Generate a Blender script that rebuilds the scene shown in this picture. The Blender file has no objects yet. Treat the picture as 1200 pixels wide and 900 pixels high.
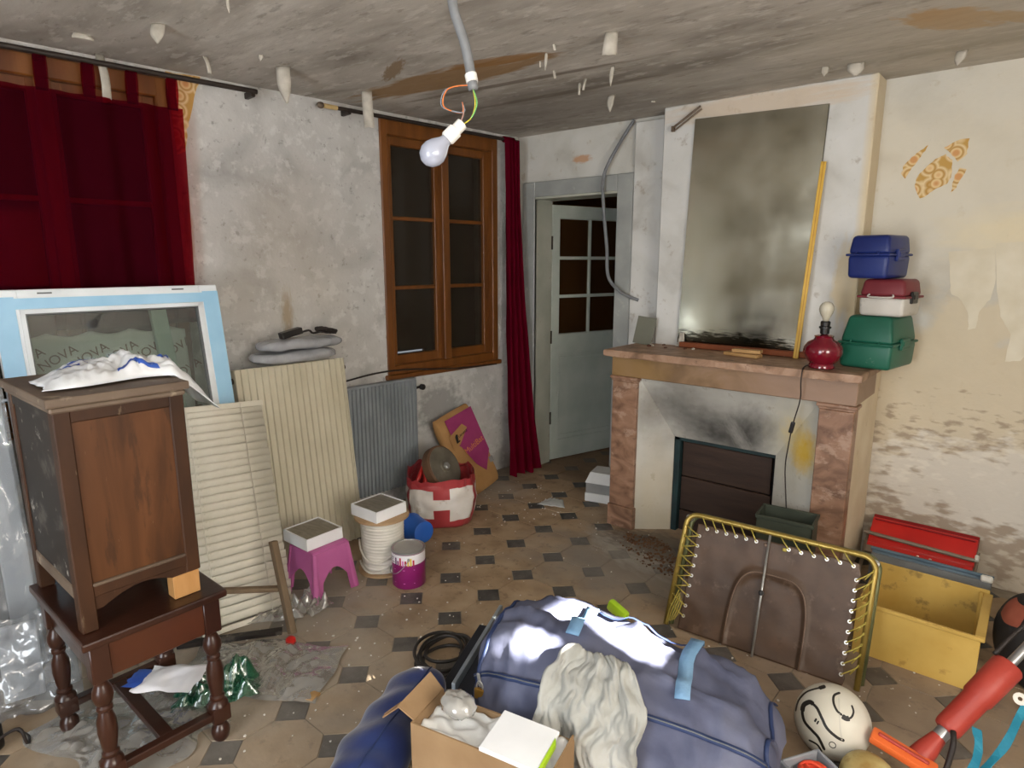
import bpy, bmesh, math, random
from mathutils import Vector, Matrix, noise, Euler
random.seed(7)
PI = math.pi
scn = bpy.context.scene
C = scn.collection
rad = math.radians

# ---------------------------------------------------------------- camera
cam_d = bpy.data.cameras.new('camera'); cam = bpy.data.objects.new('camera', cam_d); C.objects.link(cam)
scn.camera = cam
FPX, PITCH, YAW = 741.564, rad(11.0406), rad(49.9222)
cam_d.sensor_fit = 'HORIZONTAL'; cam_d.sensor_width = 36.0; cam_d.lens = 36.0 * FPX / 1200.0
cam_d.clip_start = 0.02; cam_d.clip_end = 60
_fw = Vector((-math.cos(YAW), math.sin(YAW), 0)); _rt = Vector((math.sin(YAW), math.cos(YAW), 0)); _up = Vector((0, 0, 1))
CF = _fw * math.cos(PITCH) - _up * math.sin(PITCH); CU = _fw * math.sin(PITCH) + _up * math.cos(PITCH); CR = _rt
CP = Vector((0, 0, 1.6))
cam.matrix_world = Matrix(((CR.x, CU.x, -CF.x, CP.x), (CR.y, CU.y, -CF.y, CP.y), (CR.z, CU.z, -CF.z, CP.z), (0, 0, 0, 1)))

# ---------------------------------------------------------------- light
def lin(c):
    return tuple(((v/255)/12.92 if v/255 <= 0.04045 else ((v/255+0.055)/1.055)**2.4) for v in c[:3])
scn.view_settings.view_transform = 'Standard'; scn.view_settings.look = 'None'
scn.view_settings.gamma = 1.0; scn.view_settings.use_curve_mapping = False
scn.view_settings.exposure = 0.62
w = bpy.data.worlds.new('sky'); scn.world = w; w.use_nodes = True
w.node_tree.nodes['Background'].inputs[0].default_value = (0.62, 0.75, 1.0, 1); w.node_tree.nodes['Background'].inputs[1].default_value = 1.2
def area(name, loc, target, sx, sy, power, col):
    d = bpy.data.lights.new(name, 'AREA'); d.shape = 'RECTANGLE'; d.size = sx; d.size_y = sy; d.energy = power; d.color = col
    o = bpy.data.objects.new(name, d); C.objects.link(o); o.location = loc
    o.rotation_euler = (Vector(target)-Vector(loc)).to_track_quat('-Z', 'Y').to_euler(); return o
# daylight entering through the tall window in the wall to the right of the photographer
area('daylight_window', (1.57, 0.55, 1.45), (-1.0, 0.75, 1.2), 1.5, 1.34, 46, (1.0, 0.9, 0.77))
# daylight entering through the glazed door behind the photographer
area('daylight_back', (-0.9, -1.72, 1.2), (-0.9, 1.0, 1.2), 1.15, 2.0, 46, (0.93, 0.97, 1.0))
# the camera's own flash
fl = bpy.data.lights.new('flash', 'POINT'); fl.energy = 30; fl.shadow_soft_size = 0.03; fl.color = (1, 0.98, 0.95)
fo = bpy.data.objects.new('flash', fl); C.objects.link(fo); fo.location = CP + CU*0.07 + CR*0.03 - CF*0.02
# the sun, through the opening added in the right wall to shape its patches
sn = bpy.data.lights.new('sun', 'SUN'); sn.energy = 75; sn.angle = rad(0.6); sn.color = (1, 0.95, 0.86)
so = bpy.data.objects.new('sun', sn); C.objects.link(so)
SUNDIR = Vector((-2.45, -0.03, -1.62)).normalized()
so.rotation_euler = SUNDIR.to_track_quat('-Z', 'Y').to_euler(); so.location = (3, 1, 4)

# ---------------------------------------------------------------- mesh helpers
def NB(): return bmesh.new()
def bx(bm, cx, cy, cz, sx, sy, sz, rot=None, bev=0.0, seg=1):
    m = Matrix.Translation((cx, cy, cz))
    if rot is not None: m = m @ (rot if isinstance(rot, Matrix) else Euler(rot).to_matrix().to_4x4())
    m = m @ Matrix.Diagonal((sx, sy, sz, 1))
    r = bmesh.ops.create_cube(bm, size=1.0, matrix=m)
    if bev > 0:
        es = list({e for v in r['verts'] for e in v.link_edges})
        bmesh.ops.bevel(bm, geom=es, offset=min(bev, 0.45*min(sx, sy, sz)), segments=seg, affect='EDGES', profile=0.6)
    return bm
def bb(bm, x0, x1, y0, y1, z0, z1, bev=0.0, seg=1):
    return bx(bm, (x0+x1)/2, (y0+y1)/2, (z0+z1)/2, abs(x1-x0), abs(y1-y0), abs(z1-z0), None, bev, seg)
def bar(bm, a, b, sx, sy, bev=0.0, upv=(0, 0, 1)):
    a, b = Vector(a), Vector(b); z = (b-a).normalized(); u = Vector(upv)
    if abs(z.dot(u)) > 0.98: u = Vector((1, 0, 0))
    x = u.cross(z).normalized(); y = z.cross(x)
    R = Matrix(((x.x, y.x, z.x, 0), (x.y, y.y, z.y, 0), (x.z, y.z, z.z, 0), (0, 0, 0, 1)))
    mid = (a+b)/2
    return bx(bm, mid.x, mid.y, mid.z, sx, sy, (b-a).length, R, bev)
def tube(bm, pts, r, n=8, closed=False, cap=True):
    pts = [Vector(p) for p in pts]; N = len(pts)
    rs = r if isinstance(r, (list, tuple)) else [r]*N
    rings = []; prev = None
    for i, p in enumerate(pts):
        if closed: t = pts[(i+1) % N]-pts[i-1]
        else: t = pts[min(i+1, N-1)]-pts[max(i-1, 0)]
        t.normalize()
        if prev is None:
            u = Vector((0, 0, 1)) if abs(t.z) < 0.9 else Vector((1, 0, 0)); x = u.cross(t).normalized()
        else: x = (prev - t*prev.dot(t)).normalized()
        prev = x; y = t.cross(x)
        rings.append([bm.verts.new(p + (x*math.cos(2*PI*k/n) + y*math.sin(2*PI*k/n))*rs[i]) for k in range(n)])
    for i in range(N if closed else N-1):
        a, b = rings[i], rings[(i+1) % N]
        for k in range(n): bm.faces.new((a[k], a[(k+1) % n], b[(k+1) % n], b[k]))
    if cap and not closed:
        bm.faces.new(rings[0][::-1]); bm.faces.new(rings[-1])
    return bm
def spline(pts, k=6):
    pts = [Vector(p) for p in pts]; out = []
    for i in range(len(pts)-1):
        p0 = pts[max(i-1, 0)]; p1 = pts[i]; p2 = pts[i+1]; p3 = pts[min(i+2, len(pts)-1)]
        for j in range(k):
            t = j/k
            out.append(0.5*((2*p1)+(p2-p0)*t+(2*p0-5*p1+4*p2-p3)*t*t+(3*p1-p0-3*p2+p3)*t**3))
    out.append(pts[-1]); return out
def lathe(bm, prof, n=24, M=None, cap=True):
    rings = []
    for r, z in prof:
        rings.append([bm.verts.new((M @ Vector((r*math.cos(2*PI*k/n), r*math.sin(2*PI*k/n), z))) if M else (r*math.cos(2*PI*k/n), r*math.sin(2*PI*k/n), z)) for k in range(n)])
    for a, b in zip(rings, rings[1:]):
        for k in range(n): bm.faces.new((a[k], a[(k+1) % n], b[(k+1) % n], b[k]))
    if cap: bm.faces.new(rings[0][::-1]); bm.faces.new(rings[-1])
    return bm
def prism(bm, poly, h, M=None):          # polygon in local XY, extruded along local Z from 0 to h
    lo = [Vector((x, y, 0)) for x, y in poly]; hi = [Vector((x, y, h)) for x, y in poly]
    if M: lo = [M @ v for v in lo]; hi = [M @ v for v in hi]
    a = [bm.verts.new(v) for v in lo]; b = [bm.verts.new(v) for v in hi]; n = len(a)
    bm.faces.new(a[::-1]); bm.faces.new(b)
    for i in range(n): bm.faces.new((a[i], a[(i+1) % n], b[(i+1) % n], b[i]))
    return bm
def grid(bm, fn, nu, nv, wrapu=False, wrapv=False):
    V = [[bm.verts.new(fn(i/(nu if wrapu else nu-1), j/(nv if wrapv else nv-1))) for j in range(nv)] for i in range(nu)]
    for i in range(nu if wrapu else nu-1):
        for j in range(nv if wrapv else nv-1):
            bm.faces.new((V[i][j], V[(i+1) % nu][j], V[(i+1) % nu][(j+1) % nv], V[i][(j+1) % nv]))
    return bm
def quad_slab(bm, pts, off):              # four corners and an offset vector: a slab
    a = [bm.verts.new(Vector(p)) for p in pts]; b = [bm.verts.new(Vector(p)+Vector(off)) for p in pts]
    bm.faces.new(a); bm.faces.new(b[::-1])
    for i in range(4): bm.faces.new((a[i], b[i], b[(i+1) % 4], a[(i+1) % 4]))
    return bm
def basis(o, x, z):
    z = Vector(z).normalized(); x = Vector(x); x = (x - z*x.dot(z)).normalized(); y = z.cross(x); o = Vector(o)
    return Matrix(((x.x, y.x, z.x, o.x), (x.y, y.y, z.y, o.y), (x.z, y.z, z.z, o.z), (0, 0, 0, 1)))
def obj(name, bm, m=None, parent=None, smooth=False, solid=0, sub=0, mods=None):
    bmesh.ops.recalc_face_normals(bm, faces=bm.faces[:])
    me = bpy.data.meshes.new(name); bm.to_mesh(me); bm.free()
    if smooth:
        for p in me.polygons: p.use_smooth = True
        if smooth == 'auto' and hasattr(me, 'set_sharp_from_angle'): me.set_sharp_from_angle(angle=rad(38))
    o = bpy.data.objects.new(name, me); C.objects.link(o)
    if m is not None: me.materials.append(m)
    if parent is not None: o.parent = parent
    if solid:
        md = o.modifiers.new('thickness', 'SOLIDIFY'); md.thickness = solid; md.offset = 0
    if sub:
        md = o.modifiers.new('smooth', 'SUBSURF'); md.levels = sub; md.render_levels = sub
    return o
def tag(o, label, cat, group=None):
    o['label'] = label; o['category'] = cat
    if group: o['group'] = group
    return o
def thing(name, label, cat, loc=(0, 0, 0), rot=(0, 0, 0), group=None, M=None):
    o = bpy.data.objects.new(name, None); C.objects.link(o); o.empty_display_size = 0.05
    if M is not None: o.matrix_world = M
    else: o.location = loc; o.rotation_euler = rot
    return tag(o, label, cat, group)
def struct(o): o['kind'] = 'structure'; return o
def copy_part(o, parent, loc, rot=(0, 0, 0)):
    c = o.copy(); C.objects.link(c); c.parent = parent; c.location = loc; c.rotation_euler = rot; return c
def wob(p, s, a): 
    n = noise.noise_vector(Vector(p)*s); return Vector(p) + n*a
AL = 0.0849
OL = Vector((-3.42, 0, 0)); DLV = Vector((math.sin(AL), math.cos(AL), 0)); NLV = Vector((math.cos(AL), -math.sin(AL), 0))
def wl(d, u, z): return OL + NLV*d + DLV*u + Vector((0, 0, z))
ZC, YB = 2.48, 3.77

# ---------------------------------------------------------------- material helpers
def blobmask(nt, vec, center, radii, rot=(0, 0, 0), namt=0.5, nscale=2.0, edge=0.25):
    N = nt.nodes; L = nt.links
    mp = N.new('ShaderNodeMapping'); mp.vector_type = 'TEXTURE'
    mp.inputs['Location'].default_value = center; mp.inputs['Rotation'].default_value = rot; mp.inputs['Scale'].default_value = radii
    L.new(vec, mp.inputs['Vector'])
    nz = N.new('ShaderNodeTexNoise'); nz.inputs['Scale'].default_value = nscale; nz.inputs['Detail'].default_value = 5
    L.new(mp.outputs[0], nz.inputs['Vector'])
    ln = N.new('ShaderNodeVectorMath'); ln.operation = 'LENGTH'; L.new(mp.outputs[0], ln.inputs[0])
    ma = N.new('ShaderNodeMath'); ma.operation = 'MULTIPLY_ADD'; ma.inputs[1].default_value = namt*2; L.new(nz.outputs[0], ma.inputs[0]); L.new(ln.outputs['Value'], ma.inputs[2])
    mr = N.new('ShaderNodeMapRange'); mr.inputs['From Min'].default_value = 1+namt+edge; mr.inputs['From Max'].default_value = 1+namt-edge
    L.new(ma.outputs[0], mr.inputs['Value']); return mr.outputs[0]
def pm(name, cols, scale=6, rough=0.6, bump=0.0, bscale=60, metal=0.0, stretch=(1, 1, 1), detail=6, coords='obj', blobs=(), spec=0.4, coat=0.0, rand=0.0, speck=None, speck2=None, ramp=(0.3, 0.7), sheen=0.0, distort=0.0, bdist=0.01):
    m = bpy.data.materials.new(name); m.use_nodes = True; nt = m.node_tree; N = nt.nodes; L = nt.links
    B = N['Principled BSDF']; B.inputs['Roughness'].default_value = rough; B.inputs['Metallic'].default_value = metal
    B.inputs['Specular IOR Level'].default_value = spec; B.inputs['Coat Weight'].default_value = coat
    if sheen: B.inputs['Sheen Weight'].default_value = sheen
    if coords == 'pos': vec = N.new('ShaderNodeNewGeometry').outputs['Position']
    else: vec = N.new('ShaderNodeTexCoord').outputs['Object']
    mp = N.new('ShaderNodeMapping'); mp.inputs['Scale'].default_value = stretch; L.new(vec, mp.inputs[0])
    nz = N.new('ShaderNodeTexNoise'); nz.inputs['Scale'].default_value = scale; nz.inputs['Detail'].default_value = detail; nz.inputs['Distortion'].default_value = distort
    L.new(mp.outputs[0], nz.inputs['Vector'])
    cr = N.new('ShaderNodeValToRGB'); e = cr.color_ramp.elements
    n = len(cols)
    for i, c in enumerate(cols):
        pos = ramp[0] + (ramp[1]-ramp[0])*(i/max(n-1, 1))
        el = e[i] if i < 2 else e.new(pos)
        el.position = pos; el.color = (*lin(c), 1)
    if n == 1: e[1].color = (*lin(cols[0]), 1); e[1].position = 1
    L.new(nz.outputs[0], cr.inputs[0]); col = cr.outputs[0]
    if rand:
        oi = N.new('ShaderNodeObjectInfo'); mr = N.new('ShaderNodeMapRange'); mr.inputs['To Min'].default_value = 1-rand; mr.inputs['To Max'].default_value = 1+rand*0.6
        L.new(oi.outputs['Random'], mr.inputs[0])
        mx = N.new('ShaderNodeVectorMath'); mx.operation = 'SCALE'; L.new(col, mx.inputs[0]); L.new(mr.outputs[0], mx.inputs['Scale']); col = mx.outputs[0]
    for sp_ in (speck, speck2):
        if not sp_: continue
        c2, s2, th, amt = sp_
        n2 = N.new('ShaderNodeTexNoise'); n2.inputs['Scale'].default_value = s2; n2.inputs['Detail'].default_value = 8; n2.inputs['Roughness'].default_value = 0.65; L.new(mp.outputs[0], n2.inputs['Vector'])
        mr = N.new('ShaderNodeMapRange'); mr.inputs['From Min'].default_value = th; mr.inputs['From Max'].default_value = th+0.08; mr.inputs['To Max'].default_value = amt; L.new(n2.outputs[0], mr.inputs[0])
        mx = N.new('ShaderNodeMix'); mx.data_type = 'RGBA'; L.new(mr.outputs[0], mx.inputs['Factor']); L.new(col, mx.inputs['A']); mx.inputs['B'].default_value = (*lin(c2), 1); col = mx.outputs['Result']
    for b in blobs:
        c2, ctr, rr, ro, namt, nsc, edge, amt = b
        k = blobmask(nt, vec, ctr, rr, ro, namt, nsc, edge)
        ml = N.new('ShaderNodeMath'); ml.operation = 'MULTIPLY'; ml.inputs[1].default_value = amt; L.new(k, ml.inputs[0])
        mx = N.new('ShaderNodeMix'); mx.data_type = 'RGBA'; L.new(ml.outputs[0], mx.inputs['Factor']); L.new(col, mx.inputs['A'])
        if c2 == 'pattern':
            vo = N.new('ShaderNodeTexVoronoi'); vo.inputs['Scale'].default_value = 16; L.new(vec, vo.inputs['Vector'])
            c3 = N.new('ShaderNodeValToRGB'); L.new(vo.outputs['Distance'], c3.inputs[0])
            q = c3.color_ramp.elements; q[0].color = (*lin((206, 150, 96)), 1); q[0].position = 0.2; q[1].color = (*lin((226, 200, 150)), 1); q[1].position = 0.34
            for ps, cc in ((0.45, (178, 132, 60)), (0.6, (226, 204, 160)), (0.75, (190, 150, 80))):
                z = q.new(ps); z.color = (*lin(cc), 1)
            L.new(c3.outputs[0], mx.inputs['B'])
        else: mx.inputs['B'].default_value = (*lin(c2), 1)
        col = mx.outputs['Result']
    L.new(col, B.inputs['Base Color'])
    if bump:
        n3 = N.new('ShaderNodeTexNoise'); n3.inputs['Scale'].default_value = bscale; n3.inputs['Detail'].default_value = 6; L.new(mp.outputs[0], n3.inputs['Vector'])
        bp = N.new('ShaderNodeBump'); bp.inputs['Strength'].default_value = bump; bp.inputs['Distance'].default_value = bdist; L.new(n3.outputs[0], bp.inputs['Height']); L.new(bp.outputs[0], B.inputs['Normal'])
    return m
def see_through(name, tint, fac, col, rough=0.2, gloss=0.0):
    # fac = share that passes straight through; rest is diffuse or glossy
    m = bpy.data.materials.new(name); m.use_nodes = True; nt = m.node_tree; N = nt.nodes; L = nt.links
    out = N['Material Output']; N.remove(N['Principled BSDF'])
    t = N.new('ShaderNodeBsdfTransparent'); t.inputs[0].default_value = (*lin(tint), 1)
    d = N.new('ShaderNodeBsdfDiffuse'); d.inputs[0].default_value = (*lin(col), 1)
    mx = N.new('ShaderNodeMixShader'); mx.inputs[0].default_value = fac; L.new(d.outputs[0], mx.inputs[1]); L.new(t.outputs[0], mx.inputs[2]); s = mx.outputs[0]
    if gloss:
        g = N.new('ShaderNodeBsdfGlossy'); g.inputs['Roughness'].default_value = rough; g.inputs[0].default_value = (0.9, 0.9, 0.9, 1)
        fr = N.new('ShaderNodeFresnel'); fr.inputs[0].default_value = 1.45
        ml = N.new('ShaderNodeMath'); ml.operation = 'MULTIPLY_ADD'; ml.inputs[1].default_value = gloss; ml.inputs[2].default_value = gloss*0.06; ml.use_clamp = True; L.new(fr.outputs[0], ml.inputs[0])
        m2 = N.new('ShaderNodeMixShader'); L.new(ml.outputs[0], m2.inputs[0]); L.new(s, m2.inputs[1]); L.new(g.outputs[0], m2.inputs[2]); s = m2.outputs[0]
    L.new(s, out.inputs[0]); return m
_fc = {}
def text(name, s, size, m, parent, M, ext=0.0006, shear=0.0):
    cu = bpy.data.curves.new(name, 'FONT'); cu.body = s; cu.size = size; cu.extrude = ext; cu.align_x = 'CENTER'; cu.align_y = 'CENTER'; cu.shear = shear
    t = bpy.data.objects.new(name, cu); C.objects.link(t)
    me = bpy.data.meshes.new_from_object(t.evaluated_get(bpy.context.evaluated_depsgraph_get())); C.objects.unlink(t); bpy.data.objects.remove(t)
    o = bpy.data.objects.new(name, me); C.objects.link(o); me.materials.clear(); me.materials.append(m)
    o.parent = parent; o.matrix_local = M; return o
# ================================================================ the setting
XR, YF = 1.55, -1.7
m_plaster_left = pm('plaster_grey', [(150, 148, 144), (184, 182, 178), (200, 198, 194)], scale=3.6, rough=0.9, bump=0.35, bscale=28, coords='pos', ramp=(0.25, 0.75), distort=0.6,
    speck=((212, 211, 207), 13, 0.53, 0.55), speck2=((112, 108, 102), 24, 0.60, 0.55), blobs=[
    ((178, 166, 146), wl(0, 1.95, 1.55), (0.5, 0.32, 0.4), (0, 0, 0), 0.6, 1.5, 0.6, 0.35),
    ((150, 128, 92), wl(0, 1.92, 1.3), (0.5, 0.03, 0.12), (0, 0, 0), 0.8, 3, 0.5, 0.7),
    ((128, 120, 112), wl(0, 1.9, 1.78), (0.5, 0.5, 0.3), (0, 0, 0), 0.8, 2.5, 0.8, 0.28),
    ((206, 206, 202), wl(0, 3.0, 0.5), (0.5, 0.5, 0.42), (0, 0, 0), 0.5, 1.5, 0.5, 0.6),
    ((96, 94, 92), wl(0, 2.98, 0.6), (0.5, 0.2, 0.16), (0, 0, 0), 0.9, 4, 0.35, 0.55),
    ((140, 96, 56), wl(0, 1.44, 1.75), (0.5, 0.02, 0.2), (0, 0, 0), 0.8, 3, 0.5, 0.7)])
m_plaster_back = pm('plaster_white', [(172, 168, 158), (200, 198, 190), (212, 210, 204)], scale=3, rough=0.9, bump=0.3, bscale=26, coords='pos', ramp=(0.25, 0.75), distort=0.5,
    speck=((168, 152, 126), 12, 0.60, 0.45), speck2=((120, 108, 94), 26, 0.65, 0.5), blobs=[
    # lower right: bare beige ground below the torn paper, grey and flaking near the floor
    ((204, 188, 158), (0.1, 3.77, 0.75), (1.1, 0.5, 0.70), (0, 0, 0), 1.0, 3.2, 0.12, 0.8),
    ((216, 207, 186), (-0.1, 3.77, 1.95), (0.75, 0.5, 0.55), (0, 0, 0), 0.6, 1.5, 0.5, 0.7),
    ((190, 178, 160), (0.1, 3.77, 0.15), (1.2, 0.5, 0.48), (0, 0, 0), 0.5, 2.2, 0.3, 0.9),
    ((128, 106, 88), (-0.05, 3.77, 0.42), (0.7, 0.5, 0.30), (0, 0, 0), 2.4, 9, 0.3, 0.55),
    ((222, 216, 204), (-0.1, 3.77, 0.5), (0.6, 0.5, 0.2), (0, 0, 0), 1.4, 5, 0.2, 0.7),
    ((190, 130, 70), (-2.55, 3.77, 2.28), (0.07, 0.5, 0.025), (0, 0, 0), 0.6, 2, 0.3, 0.7),
    ((226, 210, 170), (-0.1, 3.77, 1.72), (0.3, 0.5, 0.1), (0, 0, 0), 0.7, 2, 0.5, 0.5)])
m_breast = pm('chimney_plaster', [(176, 173, 166), (206, 205, 200), (216, 215, 212)], scale=3.5, rough=0.9, bump=0.3, bscale=26, coords='pos', ramp=(0.25, 0.75), distort=0.5,
    speck=((150, 136, 118), 13, 0.60, 0.5), speck2=((96, 86, 76), 30, 0.67, 0.6), blobs=[((206, 182, 152), (-1.3, 3.6, 2.42), (0.5, 0.5, 0.06), (0, 0, 0), 0.7, 3, 0.3, 0.6),
    ((206, 188, 152), (-0.77, 3.6, 1.5), (0.09, 0.5, 0.22), (0, 0, 0), 0.7, 2, 0.2, 0.8), ((214, 196, 160), (-0.745, 3.7, 1.2), (0.03, 0.5, 2), (0, 0, 0), 0.3, 1, 0.5, 0.8)])
m_ceiling = pm('ceiling_paper', [(138, 131, 121), (176, 169, 159), (196, 190, 181)], scale=2.6, rough=0.92, bump=0.35, bscale=12, coords='pos', stretch=(0.7, 1.8, 1), ramp=(0.28, 0.72), distort=0.3,
    speck=((206, 201, 192), 10, 0.54, 0.5), speck2=((112, 103, 92), 13, 0.58, 0.45), blobs=[
    ((142, 106, 58), (-2.42, 2.36, 2.48), (0.62, 0.12, 0.5), (0, 0, 0.05), 0.7, 2.4, 0.15, 0.85),
    ((150, 108, 58), (-2.05, 2.3, 2.48), (0.25, 0.05, 0.5), (0, 0, 0.2), 0.7, 2.4, 0.15, 0.8),
    ((132, 106, 72), (-2.5, 2.1, 2.48), (0.18, 0.035, 0.5), (0, 0, -0.5), 0.8, 3, 0.2, 0.8),
    ((98, 84, 68), (-2.2, 2.62, 2.48), (0.7, 0.025, 0.5), (0, 0, 0.1), 0.9, 3, 0.3, 0.7),
    ((98, 84, 68), (-2.1, 2.95, 2.48), (0.6, 0.03, 0.5), (0, 0, 0.05), 0.9, 3, 0.3, 0.6),
    ((92, 84, 76), (-2.3, 3.2, 2.48), (1.0, 0.35, 0.5), (0, 0, 0.05), 0.7, 2, 0.6, 0.45),
    ((178, 132, 60), (-0.4, 3.02, 2.48), (0.2, 0.1, 0.5), (0, 0, 0.9), 0.7, 2.2, 0.15, 0.85),
    ((178, 136, 70), (-0.16, 3.2, 2.48), (0.22, 0.05, 0.5), (0, 0, 0.9), 0.7, 2.2, 0.15, 0.8),
    ((190, 180, 160), (-0.3, 3.3, 2.48), (0.6, 0.5, 0.5), (0, 0, 0.3), 0.6, 1.5, 0.6, 0.5)])
m_grout = pm('grout', [(124, 114, 100), (152, 142, 126)], scale=12, rough=0.95)
FLOORB = [
    ((150, 143, 132), (-2.35, 1.0, 0), (0.75, 0.55, 1), (0, 0, 0.4), 0.8, 2.2, 0.5, 0.65),
    ((158, 152, 142), (-2.55, 1.55, 0), (0.35, 0.3, 1), (0, 0, 0.4), 0.8, 2.2, 0.5, 0.6),
    ((128, 123, 116), (-1.5, 2.85, 0), (0.55, 0.4, 1), (0, 0, 0.2), 0.8, 2.5, 0.5, 0.75),
    ((172, 168, 158), (-1.62, 2.95, 0), (0.3, 0.12, 1), (0, 0, -0.4), 0.9, 3, 0.4, 0.6),
    ((168, 160, 150), (-2.9, 3.15, 0), (0.28, 0.25, 1), (0, 0, 0.2), 0.8, 3, 0.5, 0.6),
    ((70, 60, 48), (-1.5, 3.12, 0), (0.35, 0.16, 1), (0, 0, 0.0), 0.9, 6, 0.25, 0.55),
    ((132, 122, 116), (-0.3, 2.5, 0), (0.6, 0.4, 1), (0, 0, 0), 0.8, 2.2, 0.5, 0.5),
    ((110, 84, 60), (-2.5, 4.3, 0), (1.2, 0.55, 1), (0, 0, 0), 0.1, 2.2, 0.1, 0.7)]
m_oct = pm('octagon_tile_clay', [(132, 109, 82), (158, 134, 105), (172, 150, 122)], scale=6, rough=0.6, bump=0.12, bscale=60, coords='pos', rand=0.12, speck=((112, 92, 70), 16, 0.56, 0.55), speck2=((196, 188, 174), 40, 0.66, 0.5), blobs=FLOORB)
m_cab = pm('cabochon_slate', [(62, 59, 55), (92, 88, 83)], scale=18, rough=0.5, bump=0.2, bscale=50, coords='pos', rand=0.2, speck=((120, 114, 106), 30, 0.6, 0.7), blobs=[b[:7]+(b[7]*0.55,) for b in FLOORB])

# floor: grout bed, octagon tiles and slate cabochons
bm = NB(); bb(bm, -4.0, XR+0.3, YF-0.3, 6.2, -0.12, -0.004)
floor = struct(obj('floor', bm, m_grout))
TP, TX, TY, CABS = 0.2631, -2.438, 2.6198, 0.104
def in_view(x, y):
    v = Vector((x, y, 0))-CP; z = v.dot(CF)
    if z < 0.1: return False
    px = 600+FPX*v.dot(CR)/z; py = 450-FPX*v.dot(CU)/z
    return -25 < px < 1225 and py < 935
g = 0.0022; hp = TP/2; cut = CABS/math.sqrt(2)
octp = [(hp-g, hp-cut), (hp-cut, hp-g), (-hp+cut, hp-g), (-hp+g, hp-cut), (-hp+g, -hp+cut), (-hp+cut, -hp+g), (hp-cut, -hp+g), (hp-g, -hp+cut)]
cabp = [(cut-g*1.4, 0), (0, cut-g*1.4), (-cut+g*1.4, 0), (0, -cut+g*1.4)]
me_oct = prism(NB(), octp, 0.012); o_oct = obj('octagon_tile', me_oct, m_oct, floor); o_oct.location = (0, 0, -0.012)
me_cab = prism(NB(), cabp, 0.012); o_cab = obj('cabochon_tile', me_cab, m_cab, floor)
rest_o, rest_c = NB(), NB(); first = {'o': True, 'c': True}; cnt = {'o': 0, 'c': 0}
for i in range(-6, 17):
    for j in range(-18, 10):
        for kind in 'oc':
            x = TX + i*TP + (hp if kind == 'o' else 0); y = TY + j*TP + (hp if kind == 'o' else 0)
            if x < -3.42+AL*y+0.05 or x > XR-0.02 or y < YF+0.05 or y > 4.9: continue
            if y > YB-0.03 and not (-3.0 < x < -2.2): continue
            rr = random.Random(i*97+j*31+ord(kind))
            rot = (rr.uniform(-.006, .006), rr.uniform(-.006, .006), rr.uniform(-.012, .012)); dz = rr.uniform(-0.0012, 0.0006)
            if kind == 'c': dz -= 0.0008
            if in_view(x, y) and cnt[kind] < 290:
                src = o_oct if kind == 'o' else o_cab; cnt[kind] += 1
                if first[kind]: first[kind] = False; src.location = (x, y, -0.012+dz); src.rotation_euler = rot
                else: copy_part(src, floor, (x, y, -0.012+dz), rot)
            else:
                prism(rest_o if kind == 'o' else rest_c, octp if kind == 'o' else cabp, 0.012, Matrix.Translation((x, y, -0.013)))
o = obj('octagon_tile_rest', rest_o, m_oct, floor); o['kind'] = 'stuff'
o = obj('cabochon_tile_rest', rest_c, m_cab, floor); o['kind'] = 'stuff'

# ceiling
bm = NB(); bb(bm, -4.0, XR+0.3, YF-0.3, 6.2, ZC, ZC+0.1)
ceiling = struct(obj('ceiling', bm, m_ceiling))
m_flake = pm('peeling_paper', [(168, 161, 148), (196, 190, 178)], scale=20, rough=0.85)
m_flake_d = pm('peeling_paper_dark', [(112, 104, 94), (140, 132, 120)], scale=20, rough=0.9)
FL = [(-3.29, 1.12, 0.2, 0.035, 0), (-2.71, 1.14, 0.072, 0.05, 1), (-2.97, 1.43, 0.07, 0.019, 0), (-2.84, 1.73, 0.163, 0.062, 1), (-2.9, 2.25, 0.184, 0.055, 0), (-2.76, 1.58, 0.028, 0.019, 1),
      (-1.88, 2.43, 0.029, 0.008, 0), (-1.79, 2.36, 0.072, 0.012, 1), (-1.92, 2.59, 0.038, 0.012, 0), (-1.7, 2.29, 0.026, 0.011, 0), (-1.95, 2.85, 0.057, 0.011, 0), (-1.88, 2.8, 0.055, 0.011, 0),
      (-1.44, 2.32, 0.087, 0.047, 2), (-1.67, 2.71, 0.088, 0.018, 1), (-1.95, 3.16, 0.087, 0.037, 1), (-0.92, 3.35, 0.044, 0.032, 1), (-0.8, 3.38, 0.058, 0.07, 1), (-0.41, 3.48, 0.061, 0.04, 1), (-2.29, 1.2, 0.043, 0.01, 1),
      (-3.06, 0.99, 0.02, 0.06, 2), (-1.83, 3.41, 0.012, 0.024, 2)]
for i, (x, y, h, wd, kd) in enumerate(FL):
    rr = random.Random(i); a = YAW_ = math.atan2(y, x)+PI/2 + rr.uniform(-.4, .4)
    tx, ty = math.cos(a), math.sin(a); nx, ny = -ty, tx; cu = rr.uniform(0.05, 0.2)*h
    def ff(u, v, h=h, wd=wd, kd=kd, x=x, y=y, rr=rr, cu=cu):
        wv = wd*(1 if kd == 0 else (1 - (max(0, v-0.6)/0.4)*0.85 if kd == 1 else 1+0.25*v))
        s = (u-0.5)*wv; b = cu*math.sin(v*PI*0.9) + 0.12*wd*math.cos((u-.5)*PI)
        jag = 0.06*h*noise.noise(Vector((u*5+i, 0, 0)))*v
        sl = (rr_s*h*v)
        return Vector((x+tx*(s+sl)+nx*b, y+ty*(s+sl)+ny*b, ZC+0.002-h*v-jag))
    rr_s = rr.uniform(-.25, .25)
    obj('paint_flake', grid(NB(), ff, 5, 7), m_flake if wd > 0.012 else m_flake, ceiling, smooth=True, solid=0.002)

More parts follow.
